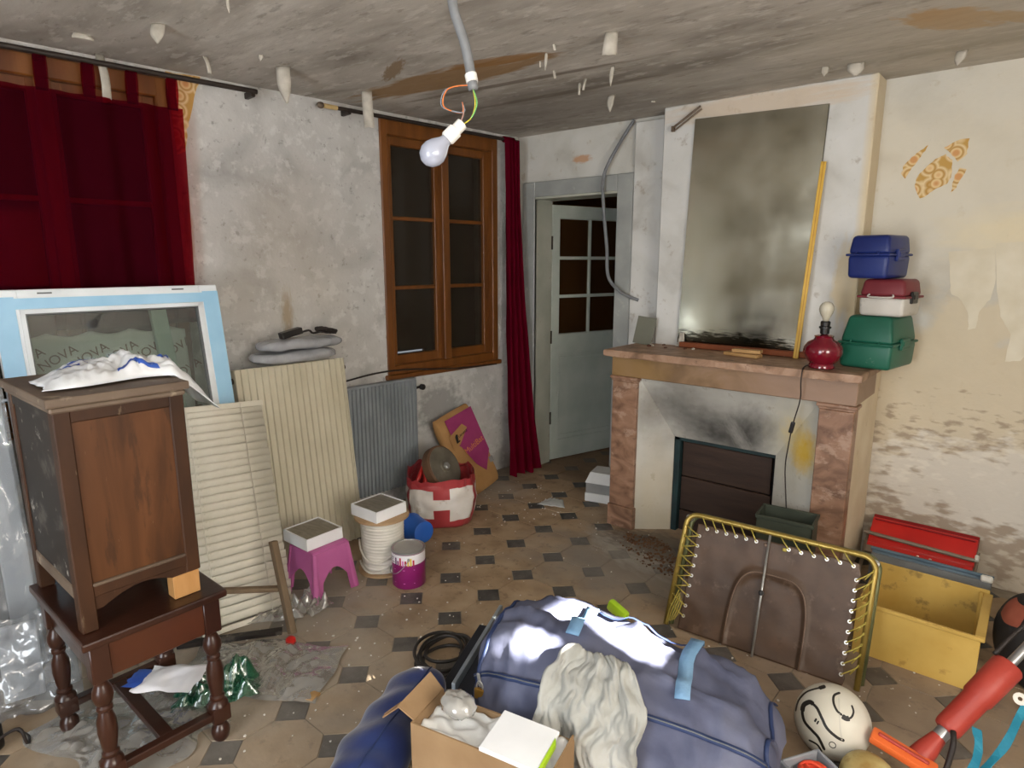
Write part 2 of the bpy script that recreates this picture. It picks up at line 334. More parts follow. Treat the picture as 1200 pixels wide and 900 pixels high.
# walls
def wall_holes(bm, u0, u1, z0, z1, holes, fn):
    us = sorted({u0, u1, *[h[0] for h in holes], *[h[1] for h in holes]}); zs = sorted({z0, z1, *[h[2] for h in holes], *[h[3] for h in holes]})
    for a, b in zip(us, us[1:]):
        for c, d in zip(zs, zs[1:]):
            if any(h[0] <= a and b <= h[1] and h[2] <= c and d <= h[3] for h in holes): continue
            fn(bm, a, b, c, d)
    bmesh.ops.remove_doubles(bm, verts=bm.verts[:], dist=1e-5)
    seen = {}
    for f in bm.faces[:]:
        k = tuple(sorted(v.index for v in f.verts))
        seen.setdefault(k, []).append(f)
    return bm
W1 = (2.57, 3.55, 0.87, 2.44); W2 = (0.42, 1.40, 0.87, 2.44)
bm = NB(); bm.verts.index_update()
wall_holes(bm, YF-0.3, 3.77, 0, ZC, [W1, W2], lambda m, a, b, c, d: bb(m, -0.3, 0, a, b, c, d))
wall_left = struct(obj('wall_left', bm, m_plaster_left)); wall_left.location = OL; wall_left.rotation_euler = (0, 0, -AL)
bm = NB(); wall_holes(bm, -3.6, XR+0.3, 0, ZC, [(-2.95, -2.235, 0, 2.05)], lambda m, a, b, c, d: bb(m, a, b, YB, YB+0.19, c, d))
wall_back = struct(obj('wall_back', bm, m_plaster_back))
bm = NB(); wall_holes(bm, YF-0.3, YB+0.2, 0, ZC, [(-0.2, 1.3, 0.78, 2.12), (1.34, 1.96, 1.95, 2.38)], lambda m, a, b, c, d: bb(m, XR, XR+0.22, a, b, c, d))
wall_right = struct(obj('wall_right', bm, m_plaster_back))
bm = NB(); wall_holes(bm, -4.0, XR+0.3, 0, ZC, [(-1.5, -0.3, 0, 2.3)], lambda m, a, b, c, d: bb(m, a, b, YF-0.22, YF, c, d))
wall_front = struct(obj('wall_front', bm, m_plaster_left))
bm = NB(); bb(bm, -1.86, -0.745, 3.60, YB+0.01, 0, ZC, 0.006)
breast = struct(obj('wall_chimney_breast', bm, m_breast))
bm = NB(); bb(bm, -2.125, -1.86, 3.735, YB+0.01, 0, ZC-0.025, 0.005)
struct(obj('trim_1', bm, m_breast))
# frames of the openings behind the photographer
m_whitewood = pm('white_paint', [(196, 194, 186), (212, 210, 204)], scale=8, rough=0.6)
m_clear = see_through('clear_glass', (250, 252, 250), 0.985, (200, 205, 200), 0.03, 0.6)
win3 = struct(bpy.data.objects.new('window_3', None)); C.objects.link(win3); win3.location = (XR+0.12, 0.55, 0.78)
bm = NB()
for yy in (-0.72, 0, 0.72): bb(bm, -0.03, 0.03, yy-0.035, yy+0.035, 0, 1.34)
for zz in (0.035, 0.68, 1.305): bb(bm, -0.029, 0.029, -0.75, 0.75, zz-0.035, zz+0.035)
obj('frame', bm, m_whitewood, win3)
sun_win = struct(bpy.data.objects.new('window_4', None)); C.objects.link(sun_win); sun_win.location = (XR+0.12, 1.65, 1.95)  # unseen opening added to throw the sun patches onto the bag
bm = NB()
for yy, hw in ((-0.295, .015), (-0.125, .055), (0.295, .015)): bb(bm, -0.02, 0.02, yy-hw, yy+hw, 0, 0.43)
for zz, hw in ((0.015, .015), (0.415, .015)): bb(bm, -0.019, 0.019, -0.31, 0.31, zz-hw, zz+hw)
bb(bm, -0.018, 0.018, -0.29, -0.15, 0.02, 0.27); bb(bm, -0.0175, 0.0175, -0.29, -0.15, 0.375, 0.41); bb(bm, -0.0178, 0.0178, 0.09, 0.285, 0.215, 0.41)  # added boards that mask the sun into separate patches
obj('frame', bm, m_whitewood, sun_win)
bm = NB(); bb(bm, XR+0.22, XR+2.6, YF-0.3, 1.33, 2.2, 2.26); struct(obj('sun_blocker', bm, m_whitewood))   # added unseen slab that keeps the sun out of the large window
d2 = struct(bpy.data.objects.new('door_2', None)); C.objects.link(d2); d2.location = (-0.9, YF-0.12, 0)
bm = NB()
for xx in (-0.57, 0, 0.57): bb(bm, xx-0.03, xx+0.03, -0.03, 0.03, 0, 2.3)
for zz in (0.05, 0.75, 1.5, 2.27): bb(bm, -0.6, 0.6, -0.029, 0.029, zz-0.04, zz+0.04)
obj('frame', bm, m_whitewood, d2)

# torn wallpaper remnants, thin on the wall
m_wallpaper = pm('ochre_wallpaper', [(200, 160, 96), (222, 190, 130)], scale=20, rough=0.85, blobs=[('pattern', (0, 0, 0), (9, 9, 9), (0, 0, 0), 0, 1, 0.1, 0.95)])
def remnant(parent, poly, M, m=None):
    bm = NB(); pts = []
    for k in range(len(poly)):
        a, b = Vector(poly[k]), Vector(poly[(k+1) % len(poly)])
        for t in (0, 0.25, 0.5, 0.75):
            q = a.lerp(b, t); pts.append((q.x+0.006*noise.noise(Vector((q.x*60, q.y*60, 1))), q.y+0.006*noise.noise(Vector((q.x*60, q.y*60, 9)))))
    o = obj('wallpaper_remnant', prism(bm, pts, 0.002, M), m or m_wallpaper, parent); return o
MBK = Matrix(((1, 0, 0, 0), (0, 0, -1, YB), (0, 1, 0, 0), (0, 0, 0, 1)))
remnant(wall_back, [(-0.636, 2.02), (-0.632, 2.06), (-0.60, 2.10), (-0.575, 2.12), (-0.535, 2.15), (-0.56, 2.10), (-0.59, 2.05), (-0.62, 2.0)], MBK)
remnant(wall_back, [(-0.545, 1.90), (-0.575, 1.96), (-0.57, 2.0), (-0.54, 2.04), (-0.50, 2.08), (-0.46, 2.10), (-0.43, 2.07), (-0.425, 2.0), (-0.44, 1.96), (-0.49, 1.94), (-0.52, 1.91)], MBK)
remnant(wall_back, [(-0.47, 2.13), (-0.42, 2.16), (-0.375, 2.16), (-0.375, 2.09), (-0.41, 2.06), (-0.44, 2.10)], MBK)
remnant(wall_back, [(-0.415, 2.0), (-0.395, 2.03), (-0.37, 2.02), (-0.40, 1.95), (-0.42, 1.92)], MBK)
MLF = Matrix(((0, 0, 1, 0), (1, 0, 0, 0), (0, 1, 0, 0), (0, 0, 0, 1)))   # (u, z) -> local of wall_left
m_torn = pm('torn_white_paper', [(206, 196, 172), (220, 212, 192)], scale=8, rough=0.85)
for q in ([(-0.40, 1.64), (-0.22, 1.66), (-0.2, 1.52), (-0.21, 1.42), (-0.245, 1.36), (-0.25, 1.28), (-0.28, 1.27), (-0.29, 1.36), (-0.33, 1.42), (-0.37, 1.44), (-0.38, 1.52)],
          [(-0.22, 1.68), (0.25, 1.7), (0.25, 1.34), (0.12, 1.38), (0.06, 1.30), (0.02, 1.32), (-0.02, 1.24), (-0.06, 1.14), (-0.12, 1.13), (-0.115, 1.26), (-0.16, 1.34), (-0.19, 1.46)]):
    o = remnant(wall_back, q, MBK, m_torn); o.name = 'torn_paper'
remnant(wall_left, [(1.40, 2.47), (1.56, 2.475), (1.53, 2.40), (1.50, 2.30), (1.475, 2.22), (1.46, 2.12), (1.42, 2.1)], MLF)

# hall beyond the door
m_hall = pm('hall_brown', [(130, 92, 56), (160, 116, 72)], scale=3, rough=0.8, coords='pos')
bm = NB(); bb(bm, -3.75, -3.6, YB+0.19, 6.2, 0, ZC); bb(bm, -1.2, -1.05, YB+0.19, 6.2, 0, ZC); bb(bm, -3.75, -1.05, 6.1, 6.25, 0, ZC)
struct(obj('wall_hall', bm, m_hall))

# ---------------------------------------------------------------- windows in the left wall
m_brown = pm('brown_varnish', [(92, 52, 18), (122, 74, 30)], scale=5, rough=0.4, bump=0.1, bscale=40, stretch=(3, 3, 0.5), speck=((170, 120, 60), 20, 0.66, 0.5))
m_pane = see_through('dusty_pane', (200, 196, 188), 0.80, (92, 84, 74), 0.05, 0.12)
m_shutter = pm('shutter_boards', [(54, 46, 38), (74, 64, 54)], scale=5, rough=0.8)
m_sillp = pm('sill_paint', [(186, 182, 172), (206, 202, 194)], scale=8, rough=0.7)
def casement(n, u0, u1, z0, z1):
    r = struct(bpy.data.objects.new('window_%d' % n, None)); C.objects.link(r); r.location = wl(0, u0, z0); r.rotation_euler = (0, 0, -AL)
    W, H = u1-u0, z1-z0
    bm = NB(); t = 0.055
    bb(bm, -0.12, 0.012, 0, t, 0, H, .006); bb(bm, -0.12, 0.012, W-t, W, 0, H, .006); bb(bm, -0.118, 0.010, t*.5, W-t*.5, 0, 0.06, .006); bb(bm, -0.118, 0.01, t*.5, W-t*.5, H-0.09, H, .006)
    obj('window_frame', bm, m_brown, r)
    mid = W/2; sw = 0.055
    for s, (a, b) in enumerate(((t-0.005, mid+0.0), (mid+0.0, W-t+0.005))):
        bm = NB(); zb, zt = 0.055, H-0.085
        bb(bm, -0.085, -0.03, a+0.002, a+sw, zb, zt, .005); bb(bm, -0.085, -0.03, b-sw, b-0.002, zb, zt, .005)
        bb(bm, -0.083, -0.032, a+sw*.5, b-sw*.5, zb, zb+0.065, .004); bb(bm, -0.083, -0.032, a+sw*.5, b-sw*.5, zt-0.055, zt, .004)
        sash = obj('sash', bm, m_brown, r)
        ph = (zt-zb-0.12)/3
        for k in (1, 2):
            z = zb+0.065+ph*k
            obj('glazing_bar', bb(NB(), -0.075, -0.036, a+sw*.5, b-sw*.5, z-0.012, z+0.012, .004), m_brown, sash)
        for k in range(3):
            z = zb+0.065+ph*k
            obj('pane', bb(NB(), -0.060, -0.056, a+sw*.8, b-sw*.8, z, z+ph), m_pane, sash)
    bm = NB(); bb(bm, 0.012, 0.024, mid-0.03, mid+0.03, 0.06, H-0.09, .005); bb(bm, -0.035, 0.013, mid-0.02, mid+0.02, 0.06, H-0.09)
    obj('meeting_stile', bm, m_brown, r)
    for k in range(8):
        q = W*k/8
        obj('shutter_board', bb(NB(), -0.28, -0.25, q, q+W/8-0.0004, 0.105 if k in (1, 2, 3) else 0, H), m_shutter, r)
    obj('shutter_rail', bb(NB(), -0.279, -0.255, W/8, W/2, 0, 0.088), m_shutter, r)
    obj('window_sill', bb(NB(), -0.1, 0.03, -0.02, W+0.02, -0.03, 0.002, .006), m_brown, r)
    return r
casement(1, *W1)
casement(2, *W2)
# ---------------------------------------------------------------- door and casing
m_casing = pm('casing_grey', [(140, 143, 140), (164, 166, 162)], scale=5, rough=0.6, bump=0.15, bscale=30, speck=((184, 184, 176), 14, 0.63, 0.6))
m_door = pm('door_pale_green', [(164, 171, 160), (184, 189, 178)], scale=4, rough=0.5, bump=0.1, bscale=30, speck=((118, 112, 98), 18, 0.68, 0.7))
m_jamb = pm('jamb_cream', [(160, 162, 148), (184, 184, 170)], scale=4, rough=0.6, bump=0.1, speck=((110, 96, 80), 16, 0.66, 0.6))
tr = struct(bpy.data.objects.new('trim_2', None)); C.objects.link(tr); tr.location = (-2.59, YB, 0)
obj('casing_board', bb(NB(), -0.455, -0.345, -0.028, 0.002, 0, 2.155, .005), m_casing, tr)
obj('casing_board', bb(NB(), 0.34, 0.46, -0.028, 0.002, 0, 2.155, .005), m_casing, tr)
obj('casing_board', bb(NB(), -0.345, 0.34, -0.027, 0.002, 2.05, 2.154, .004), m_casing, tr)
obj('reveal_board', bb(NB(), -0.365, -0.345, -0.02, 0.19, 0, 2.05), m_jamb, tr)
obj('reveal_board', bb(NB(), 0.345, 0.365, -0.02, 0.19, 0, 2.05), m_jamb, tr)
obj('reveal_board', bb(NB(), -0.345, 0.345, -0.02, 0.19, 2.035, 2.052), m_jamb, tr)
m_paned = see_through('door_pane', (196, 176, 150), 0.85, (110, 80, 48), 0.02, 0.3)
m_iron = pm('iron', [(52, 46, 40), (78, 66, 54)], scale=20, rough=0.5, metal=0.7)
door = struct(bpy.data.objects.new('door_1', None)); C.objects.link(door); door.location = (-2.935, 3.965, 0.012); door.rotation_euler = (0, 0, rad(73))
DW, DH, t = 0.76, 2.0, 0.036
bm = NB(); st = 0.075
bb(bm, 0, st, 0, t, 0, DH, .004); bb(bm, DW-st-.01, DW, 0, t, 0, DH, .004)
bb(bm, st-.01, DW-st, 0.001, t-.001, 0, 0.16, .003); bb(bm, st-.01, DW-st, 0.001, t-.001, 0.86, 1.02, .003); bb(bm, st-.01, DW-st, 0.001, t-.001, DH-0.1, DH, .003)
obj('door_frame', bm, m_door, door)
obj('lower_panel', bb(NB(), st-.01, DW-st, 0.01, t-0.01, 0.15, 0.88), m_door, door)
bm = NB()
for a, b, c, d in ((st, DW-st, .18, .20), (st, DW-st, .82, .84), (st, st+.02, .18, .84), (DW-st-.03, DW-st-.01, .18, .84)): bb(bm, a, b, 0.004, t-0.004, c, d, .003)
obj('panel_moulding', bm, m_door, door)
gx0, gx1, gz0, gz1 = st, DW-st-.01, 1.02, DH-0.1
obj('glazing_bar', bb(NB(), (gx0+gx1)/2-.012, (gx0+gx1)/2+.012, 0.003, t-.003, gz0, gz1, .003), m_door, door)
for k in (1, 2):
    z = gz0+(gz1-gz0)*k/3; obj('glazing_bar', bb(NB(), gx0, gx1, 0.0035, t-.0035, z-.012, z+.012, .003), m_door, door)
for k in range(3):
    for s in range(2):
        a = gx0 if s == 0 else (gx0+gx1)/2
        obj('pane', bb(NB(), a+.004, a+(gx1-gx0)/2-.004, t/2-.002, t/2+.002, gz0+(gz1-gz0)*k/3+.004, gz0+(gz1-gz0)*(k+1)/3-.004), m_paned, door)
for z in (0.35, 1.0, 1.72):
    h = obj('hinge', tube(NB(), [(-0.006, -0.004, z-.05), (-0.006, -0.004, z+.05)], 0.008), m_iron, door, smooth=True)
bm = NB(); bb(bm, DW-.05, DW-.01, -0.012, 0, 0.94, 1.06, .003); tube(bm, [(DW-.03, -.01, 1.0), (DW-.03, -.05, 1.0)], .008); tube(bm, [(DW-.03, -.05, 1.0), (DW-.11, -.05, 1.0)], .008)
obj('door_handle', bm, m_iron, door)
# ================================================================ fireplace
def marble(name, cols, vein):
    return pm(name, cols, scale=5, rough=0.45, bump=0.1, bscale=30, stretch=(1, 1, 1.6), distort=2.2, speck=(vein, 9, 0.56, 0.6), speck2=((84, 58, 46), 14, 0.60, 0.5))
m_pink = marble('pink_marble', [(106, 78, 60), (138, 104, 82), (156, 122, 100)], (178, 150, 130))
m_frieze = pm('brown_marble', [(108, 84, 58), (136, 108, 80), (150, 122, 100)], scale=3.5, rough=0.5, distort=1.6, bump=0.1, bscale=30, speck=((170, 140, 116), 8, 0.6, 0.5),
              blobs=[((138, 108, 62), (-0.52, 0.0, 1.0), (0.22, 1, 0.2), (0, 0, 0), 0.6, 2, 0.4, 0.7), ((150, 124, 108), (0.5, 0, 1.0), (0.35, 1, 0.2), (0, 0, 0), 0.6, 2, 0.5, 0.6)])
m_shelf = pm('shelf_marble', [(118, 92, 72), (156, 124, 100), (178, 150, 128)], scale=6, rough=0.55, bump=0.2, bscale=30, distort=1.5, speck=((92, 64, 46), 14, 0.58, 0.7))
SOOT = (46, 44, 42)
m_splay = pm('sooty_plaster', [(168, 165, 156), (198, 196, 188)], scale=4, rough=0.9, bump=0.25, bscale=24, speck=((130, 122, 110), 16, 0.60, 0.5), speck2=((90, 84, 76), 34, 0.66, 0.6), blobs=[
    ((118, 114, 108), (-0.02, 0.1, 0.78), (0.5, 1, 0.22), (0, 0, 0), 0.6, 2, 0.6, 0.55),
    (SOOT, (-0.06, 0.1, 0.66), (0.16, 1, 0.11), (0, 0, 0), 0.5, 2.5, 0.7, 0.85), (SOOT, (0.12, 0.1, 0.68), (0.09, 1, 0.14), (0, 0.5, 0), 0.5, 2.5, 0.7, 0.8),
    (SOOT, (-0.28, 0.1, 0.8), (0.12, 1, 0.1), (0, 0, 0), 0.5, 2.5, 0.8, 0.55), ((120, 114, 106), (-0.43, 0.1, 0.72), (0.06, 1, 0.1), (0, 0, 0), 0.5, 2.5, 0.8, 0.6),
    ((210, 206, 198), (0.07, 0.1, 0.66), (0.03, 1, 0.08), (0, -0.5, 0), 0.9, 2.5, 0.8, 0.3),
    ((196, 188, 160), (0.38, 0.1, 0.7), (0.12, 1, 0.2), (0, 0, 0), 0.6, 2, 0.6, 0.5),
    ((190, 146, 20), (0.43, 0.1, 0.66), (0.055, 1, 0.09), (0, 0.2, 0), 0.5, 2.5, 0.5, 1.0), ((206, 178, 90), (0.41, 0.1, 0.68), (0.07, 1, 0.12), (0, -0.4, 0), 0.6, 2.5, 0.6, 0.6),
    ((188, 172, 140), (-0.4, 0.1, 0.1), (0.2, 1, 0.35), (0, 0, 0), 0.6, 2, 0.6, 0.6)])
m_board = pm('dark_board', [(40, 27, 20), (62, 44, 34)], scale=5, rough=0.6, stretch=(0.4, 1, 4), bump=0.15)
m_teal = pm('teal_black_frame', [(20, 30, 32), (28, 56, 58)], scale=7, rough=0.6)
m_cream = pm('cream_plaster', [(204, 186, 156), (220, 206, 180)], scale=4, rough=0.9, bump=0.2, bscale=26, speck=((170, 140, 104), 10, 0.64, 0.6))
m_black = pm('soot_black', [(12, 11, 10), (22, 20, 18)], scale=6, rough=0.9)
fx = -1.27
fp = thing('fireplace', 'pink and brown marble fireplace with a sooty plaster surround and boarded hearth', 'fireplace', (fx, 3.6, 0))
def FB(x0, x1, y0, y1, z0, z1, bev=0.004): return bb(NB(), x0-fx, x1-fx, y0-3.6, y1-3.6, z0, z1, bev)
for nm, (a, b) in (('l', (-1.92, -1.757)), ('r', (-0.777, -0.622))):
    obj('jamb', FB(a, b, 3.21, 3.29, 0.135, 0.905), m_pink, fp)
    obj('plinth', FB(a-.006, b+.006, 3.20, 3.292, 0, 0.135), m_pink, fp)
    bm = NB()
    for k, (z0, z1, e) in enumerate(((0.905, 0.918, .004), (0.918, 0.935, .012))): bb(bm, a-fx-e, b-fx+e, 3.21-e-3.6, 3.293-3.6, z0, z1, .003)
    obj('capital', bm, m_pink, fp)
obj('frieze', FB(-1.925, -0.617, 3.205, 3.6, 0.935, 1.052), m_frieze, fp)
bm = NB()
poly = [(-0.69, -0.42)]
n = 26
for k in range(n+1): poly.append((-0.69+1.362*k/n, -0.438+0.008*noise.noise(Vector((k*0.9, 0, 3)))))
poly += [(0.672, 0.165), (0.53, 0.165), (0.53, 0.0), (-0.69, 0.0)]
prism(bm, poly[1:], 0.038, Matrix.Translation((0, 0, 1.052))); bmesh.ops.bevel(bm, geom=[e for e in bm.edges if abs(e.verts[0].co.z-e.verts[1].co.z) < 1e-5], offset=0.006, segments=1, affect='EDGES')
obj('mantel_shelf', bm, m_shelf, fp)
obj('side_wall', FB(-0.74, -0.628, 3.285, 3.765, 0, 0.94), m_cream, fp)
obj('side_wall_upper', FB(-0.747, -0.625, 3.5, 3.766, 0.935, 1.053), m_cream, fp)
obj('side_wall', FB(-1.915, -1.80, 3.285, 3.6, 0, 0.94), m_cream, fp)
# splayed plaster funnel
yo, yi = 3.235-3.6, 3.37-3.6; xl, xr, zt = -1.757-fx, -0.777-fx, 0.937; il, ir, iz = -1.585-fx, -1.005-fx, 0.585
obj('splay_panel', quad_slab(NB(), [(xl, yo, 0), (il, yi, 0), (il, yi, iz), (xl, yo, zt)], (-0.0, 0.06, 0)), m_splay, fp)
obj('splay_panel', quad_slab(NB(), [(xr, yo, 0), (xr, yo, zt), (ir, yi, iz), (ir, yi, 0)], (0.0, 0.06, 0)), m_splay, fp)
obj('splay_panel', quad_slab(NB(), [(xl, yo, zt), (il, yi, iz), (ir, yi, iz), (xr, yo, zt)], (0, 0.06, 0.0)), m_splay, fp)
bm = NB(); bb(bm, il, il+.035, yi+.005, yi+.05, 0, iz, .003); bb(bm, il, ir, yi+.005, yi+.045, iz-.022, iz, .003)
obj('hearth_frame', bm, m_teal, fp)
zz = [0.0, 0.13, 0.34, iz-.03]
for k in range(3):
    obj('hearth_board', bb(NB(), il+.038, ir-.012-.008*k, yi+.035+.004*k, yi+.055+.004*k, zz[k]+.003, zz[k+1]-.003, .003), m_board, fp)
obj('firebox', bb(NB(), il-.02, ir+.02, yi+.068, yi+.075, 0, iz+.02), m_black, fp)

# ---------------------------------------------------------------- on the mantel
m_mirror = bpy.data.materials.new('old_mirror'); m_mirror.use_nodes = True
nt = m_mirror.node_tree; N = nt.nodes; L = nt.links; B = N['Principled BSDF']
B.inputs['Metallic'].default_value = 1.0
tc = N.new('ShaderNodeTexCoord'); nz = N.new('ShaderNodeTexNoise'); nz.inputs['Scale'].default_value = 4; nz.inputs['Detail'].default_value = 8; L.new(tc.outputs['Object'], nz.inputs['Vector'])
cr = N.new('ShaderNodeValToRGB'); cr.color_ramp.elements[0].position = .3; cr.color_ramp.elements[1].position = .7; cr.color_ramp.elements[0].color = (*lin((196, 194, 176)), 1); cr.color_ramp.elements[1].color = (*lin((222, 220, 204)), 1)
L.new(nz.outputs[0], cr.inputs[0])
kk = blobmask(nt, tc.outputs['Object'], (0.0, 0, 0.02), (0.42, 1, 0.06), (0, 0, 0), 1.2, 6, 0.25)
mx = N.new('ShaderNodeMix'); mx.data_type = 'RGBA'; L.new(kk, mx.inputs['Factor']); L.new(cr.outputs[0], mx.inputs['A']); mx.inputs['B'].default_value = (*lin((70, 66, 54)), 1); L.new(mx.outputs['Result'], B.inputs['Base Color'])
mr = N.new('ShaderNodeMapRange'); mr.inputs['From Min'].default_value = .35; mr.inputs['From Max'].default_value = .7; mr.inputs['To Min'].default_value = .10; mr.inputs['To Max'].default_value = .26; L.new(nz.outputs[0], mr.inputs[0]); L.new(mr.outputs[0], B.inputs['Roughness'])
m_rim = pm('mirror_edge', [(60, 58, 50), (90, 86, 74)], scale=20, rough=0.4)
mir = thing('overmantel_mirror', 'tall frameless clouded mirror leaning on the chimney breast above the mantel', 'mirror', (-1.345, 3.583, 1.102), (rad(-0.35), rad(1.7), 0))
obj('glass', bb(NB(), -0.352, 0.352, -0.004, 0.0, 0, 1.275), m_mirror, mir)
obj('backing', bb(NB(), -0.354, 0.354, 0.0005, 0.006, -0.001, 1.277), m_rim, mir)
m_yel = pm('yellow_paint', [(196, 152, 44), (214, 174, 68)], scale=10, rough=0.45)
m_yel2 = pm('yellow_groove', [(170, 120, 20), (190, 140, 30)], scale=10, rough=0.5)
ylv = thing('yellow_rule', 'long yellow grooved rule leaning against the edge of the mirror', 'rule', M=basis((-0.985, 3.50, 1.091), (1, 0.3, 0), (0.036, 0.062, 0.99)))
obj('bar', bb(NB(), -0.013, 0.013, -0.006, 0.006, 0, 1.0, .002), m_yel, ylv)
obj('groove', bb(NB(), -0.002, 0.002, -0.0075, -0.004, 0.004, 0.996), m_yel2, ylv)
# lamp
m_redglaze = pm('burgundy_glaze', [(96, 6, 26), (118, 10, 34)], scale=3, rough=0.12, coat=0.6, spec=0.6)
m_bake = pm('black_bakelite', [(20, 18, 18), (34, 30, 28)], scale=10, rough=0.35)
m_bulb = pm('frosted_bulb', [(186, 180, 160), (206, 200, 182)], scale=6, rough=0.15, coat=0.5)
m_cord = pm('dark_cord', [(30, 24, 22), (44, 36, 32)], scale=20, rough=0.6)
lamp = thing('table_lamp', 'round burgundy glazed lamp base with a bare bulb and no shade', 'lamp', (-0.797, 3.265, 1.0915))
obj('base', lathe(NB(), [(0.05, 0), (0.058, 0.004), (0.058, 0.018), (0.054, 0.024), (0.074, 0.045), (0.088, 0.075), (0.086, 0.1), (0.07, 0.125), (0.045, 0.138), (0.04, 0.148), (0.044, 0.156), (0.03, 0.162)], 32), m_redglaze, lamp, smooth='auto')
obj('bulb_holder', lathe(NB(), [(0.012, 0.162), (0.02, 0.166), (0.021, 0.19), (0.027, 0.192), (0.027, 0.2), (0.021, 0.202), (0.022, 0.222), (0.018, 0.226)], 20), m_bake, lamp, smooth='auto')
obj('bulb', lathe(NB(), [(0.013, 0.226), (0.016, 0.24), (0.028, 0.262), (0.033, 0.28), (0.031, 0.297), (0.022, 0.311), (0.008, 0.318)], 20), m_bulb, lamp, smooth=True)
cp = [(-0.812, 3.315, 1.1), (-0.86, 3.29, 1.096), (-0.862, 3.22, 1.096), (-0.85, 3.148, 1.09), (-0.85, 3.140, 1.03), (-0.853, 3.165, 0.943), (-0.878, 3.17, 0.813), (-0.89, 3.17, 0.70), (-0.893, 3.16, 0.595), (-0.87, 3.14, 0.43), (-0.86, 3.12, 0.405)]
obj('cord', tube(NB(), [Vector(p)-lamp.location for p in spline(cp, 5)], 0.003, 6), m_cord, lamp, smooth=True)
sw = Vector((-0.881, 3.17, 0.80))-lamp.location
obj('inline_switch', bx(NB(), sw.x, sw.y, sw.z, 0.02, 0.018, 0.058, (0, rad(10), 0), .006, 2), m_bake, lamp)
# stacked cases
def case(name, label, loc, rz, w, d, h, split, m_lo, m_hi, taper=0.9, latch='latch'):
    r = thing(name, label, 'case', loc, (0, 0, rz), 'plastic cases piled on the mantel end')
    def shell(z0, z1, s0, s1):
        bm = NB(); bb(bm, -w/2, w/2, -d/2, d/2, z0, z1)
        for v in bm.verts:
            s = s0 if v.co.z < (z0+z1)/2 else s1
            v.co.x *= s; v.co.y *= s
        bmesh.ops.bevel(bm, geom=bm.edges[:], offset=0.018, segments=3, affect='EDGES', profile=0.5); return bm
    obj('body', shell(0, split, 0.96, 1.0), m_lo, r, smooth='auto')
    obj('lid', shell(split+.002, h, 1.0, taper), m_hi, r, smooth='auto')
    bm = NB(); bb(bm, -w/2-.006, w/2+.006, -d/2-.006, d/2+.006, split-.006, split+.005, .003); obj('rim', bm, m_hi, r)
    bm = NB(); bb(bm, w/2-.002, w/2+.012, -d*0.2, d*0.2-.02, split-.03, split+.025, .004); bb(bm, w/2, w/2+.016, -d*0.2+.01, d*0.2-.03, split-.012, split+.012, .004); obj(latch, bm, m_hi if name != 'cosmetic_case' else m_bake, r)
    bm = NB(); tube(bm, spline([(-w*0.25, -d/2-.003, split+.012), (-w*.24, -d/2-.014, split+.0), (w*.24, -d/2-.014, split), (w*.25, -d/2-.003, split+.012)], 4), .004, 6); 
    obj('seam_bead', bm, m_lo, r)
    return r
m_green = pm('green_plastic', [(22, 80, 62), (30, 96, 76)], scale=4, rough=0.42, speck=((140, 144, 132), 22, 0.7, 0.4))
m_greend = pm('green_plastic_worn', [(24, 84, 66), (34, 98, 78)], scale=4, rough=0.42, speck=((150, 150, 138), 18, 0.64, 0.5))
m_mar = pm('maroon_plastic', [(104, 34, 42), (124, 48, 54)], scale=5, rough=0.5)
m_wplast = pm('white_plastic_dirty', [(176, 172, 162), (204, 200, 192)], scale=6, rough=0.5, speck=((110, 104, 96), 16, 0.66, 0.5))
m_blue = pm('navy_plastic', [(24, 36, 92), (32, 48, 112)], scale=4, rough=0.4, speck=((110, 116, 140), 18, 0.68, 0.4))
case('tool_case', 'large dark green plastic case at the bottom of the mantel pile', (-0.615, 3.53, 1.0915), rad(-9), 0.235, 0.33, 0.25, 0.12, m_greend, m_green, 0.82)
case('cosmetic_case', 'small case with maroon lid and white body in the middle of the pile', (-0.578, 3.49, 1.343), rad(-10), 0.20, 0.22, 0.172, 0.09, m_wplast, m_mar, 0.88)
case('box_case', 'navy blue plastic case on top of the mantel pile', (-0.645, 3.50, 1.517), rad(-12), 0.185, 0.25, 0.2, 0.11, m_blue, m_blue, 0.9)
# small things on the shelf
m_ply = pm('offcut_wood', [(150, 112, 66), (186, 148, 98)], scale=8, rough=0.7, stretch=(0.5, 3, 3), speck=((100, 70, 40), 20, 0.62, 0.5))
m_terr = pm('red_board', [(112, 58, 30), (136, 74, 42)], scale=6, rough=0.75)
m_debris = pm('rubble', [(70, 44, 34), (110, 72, 54)], scale=14, rough=0.9)
for k, (x, y, z, a, l, w_, lb) in enumerate(((-1.23, 3.40, 1.0915, -12, .20, .06, 'pale wooden offcut lying on the mantel under a shorter offcut'), (-1.21, 3.41, 1.111, 6, .15, .055, 'short wooden offcut on top of another offcut on the mantel'))):
    o = tag(obj('wood_offcut', bx(NB(), 0, 0, .009, l, w_, .018, None, .002), m_ply), lb, 'wood offcut', 'wooden offcuts on the mantel'); o.location = (x, y, z); o.rotation_euler = (0, 0, rad(a))
o = tag(obj('red_batten', bx(NB(), 0, 0, .016, .72, .04, .03, None, .003), m_terr), 'red brown wooden batten lying along the foot of the mirror', 'batten'); o.location = (-1.30, 3.545, 1.0915)
m_smallmir = pm('grey_tile', [(96, 96, 84), (116, 116, 102)], scale=4, rough=0.35)
o = tag(obj('grey_plate', bx(NB(), 0, 0, 0.085, 0.12, .006, 0.17, None, .002), m_smallmir), 'small grey glossy plate propped up at the end of the mantel', 'plate'); o.location = (-1.895, 3.50, 1.0925); o.rotation_euler = (rad(-14), rad(6), rad(8))
rr = random.Random(3)
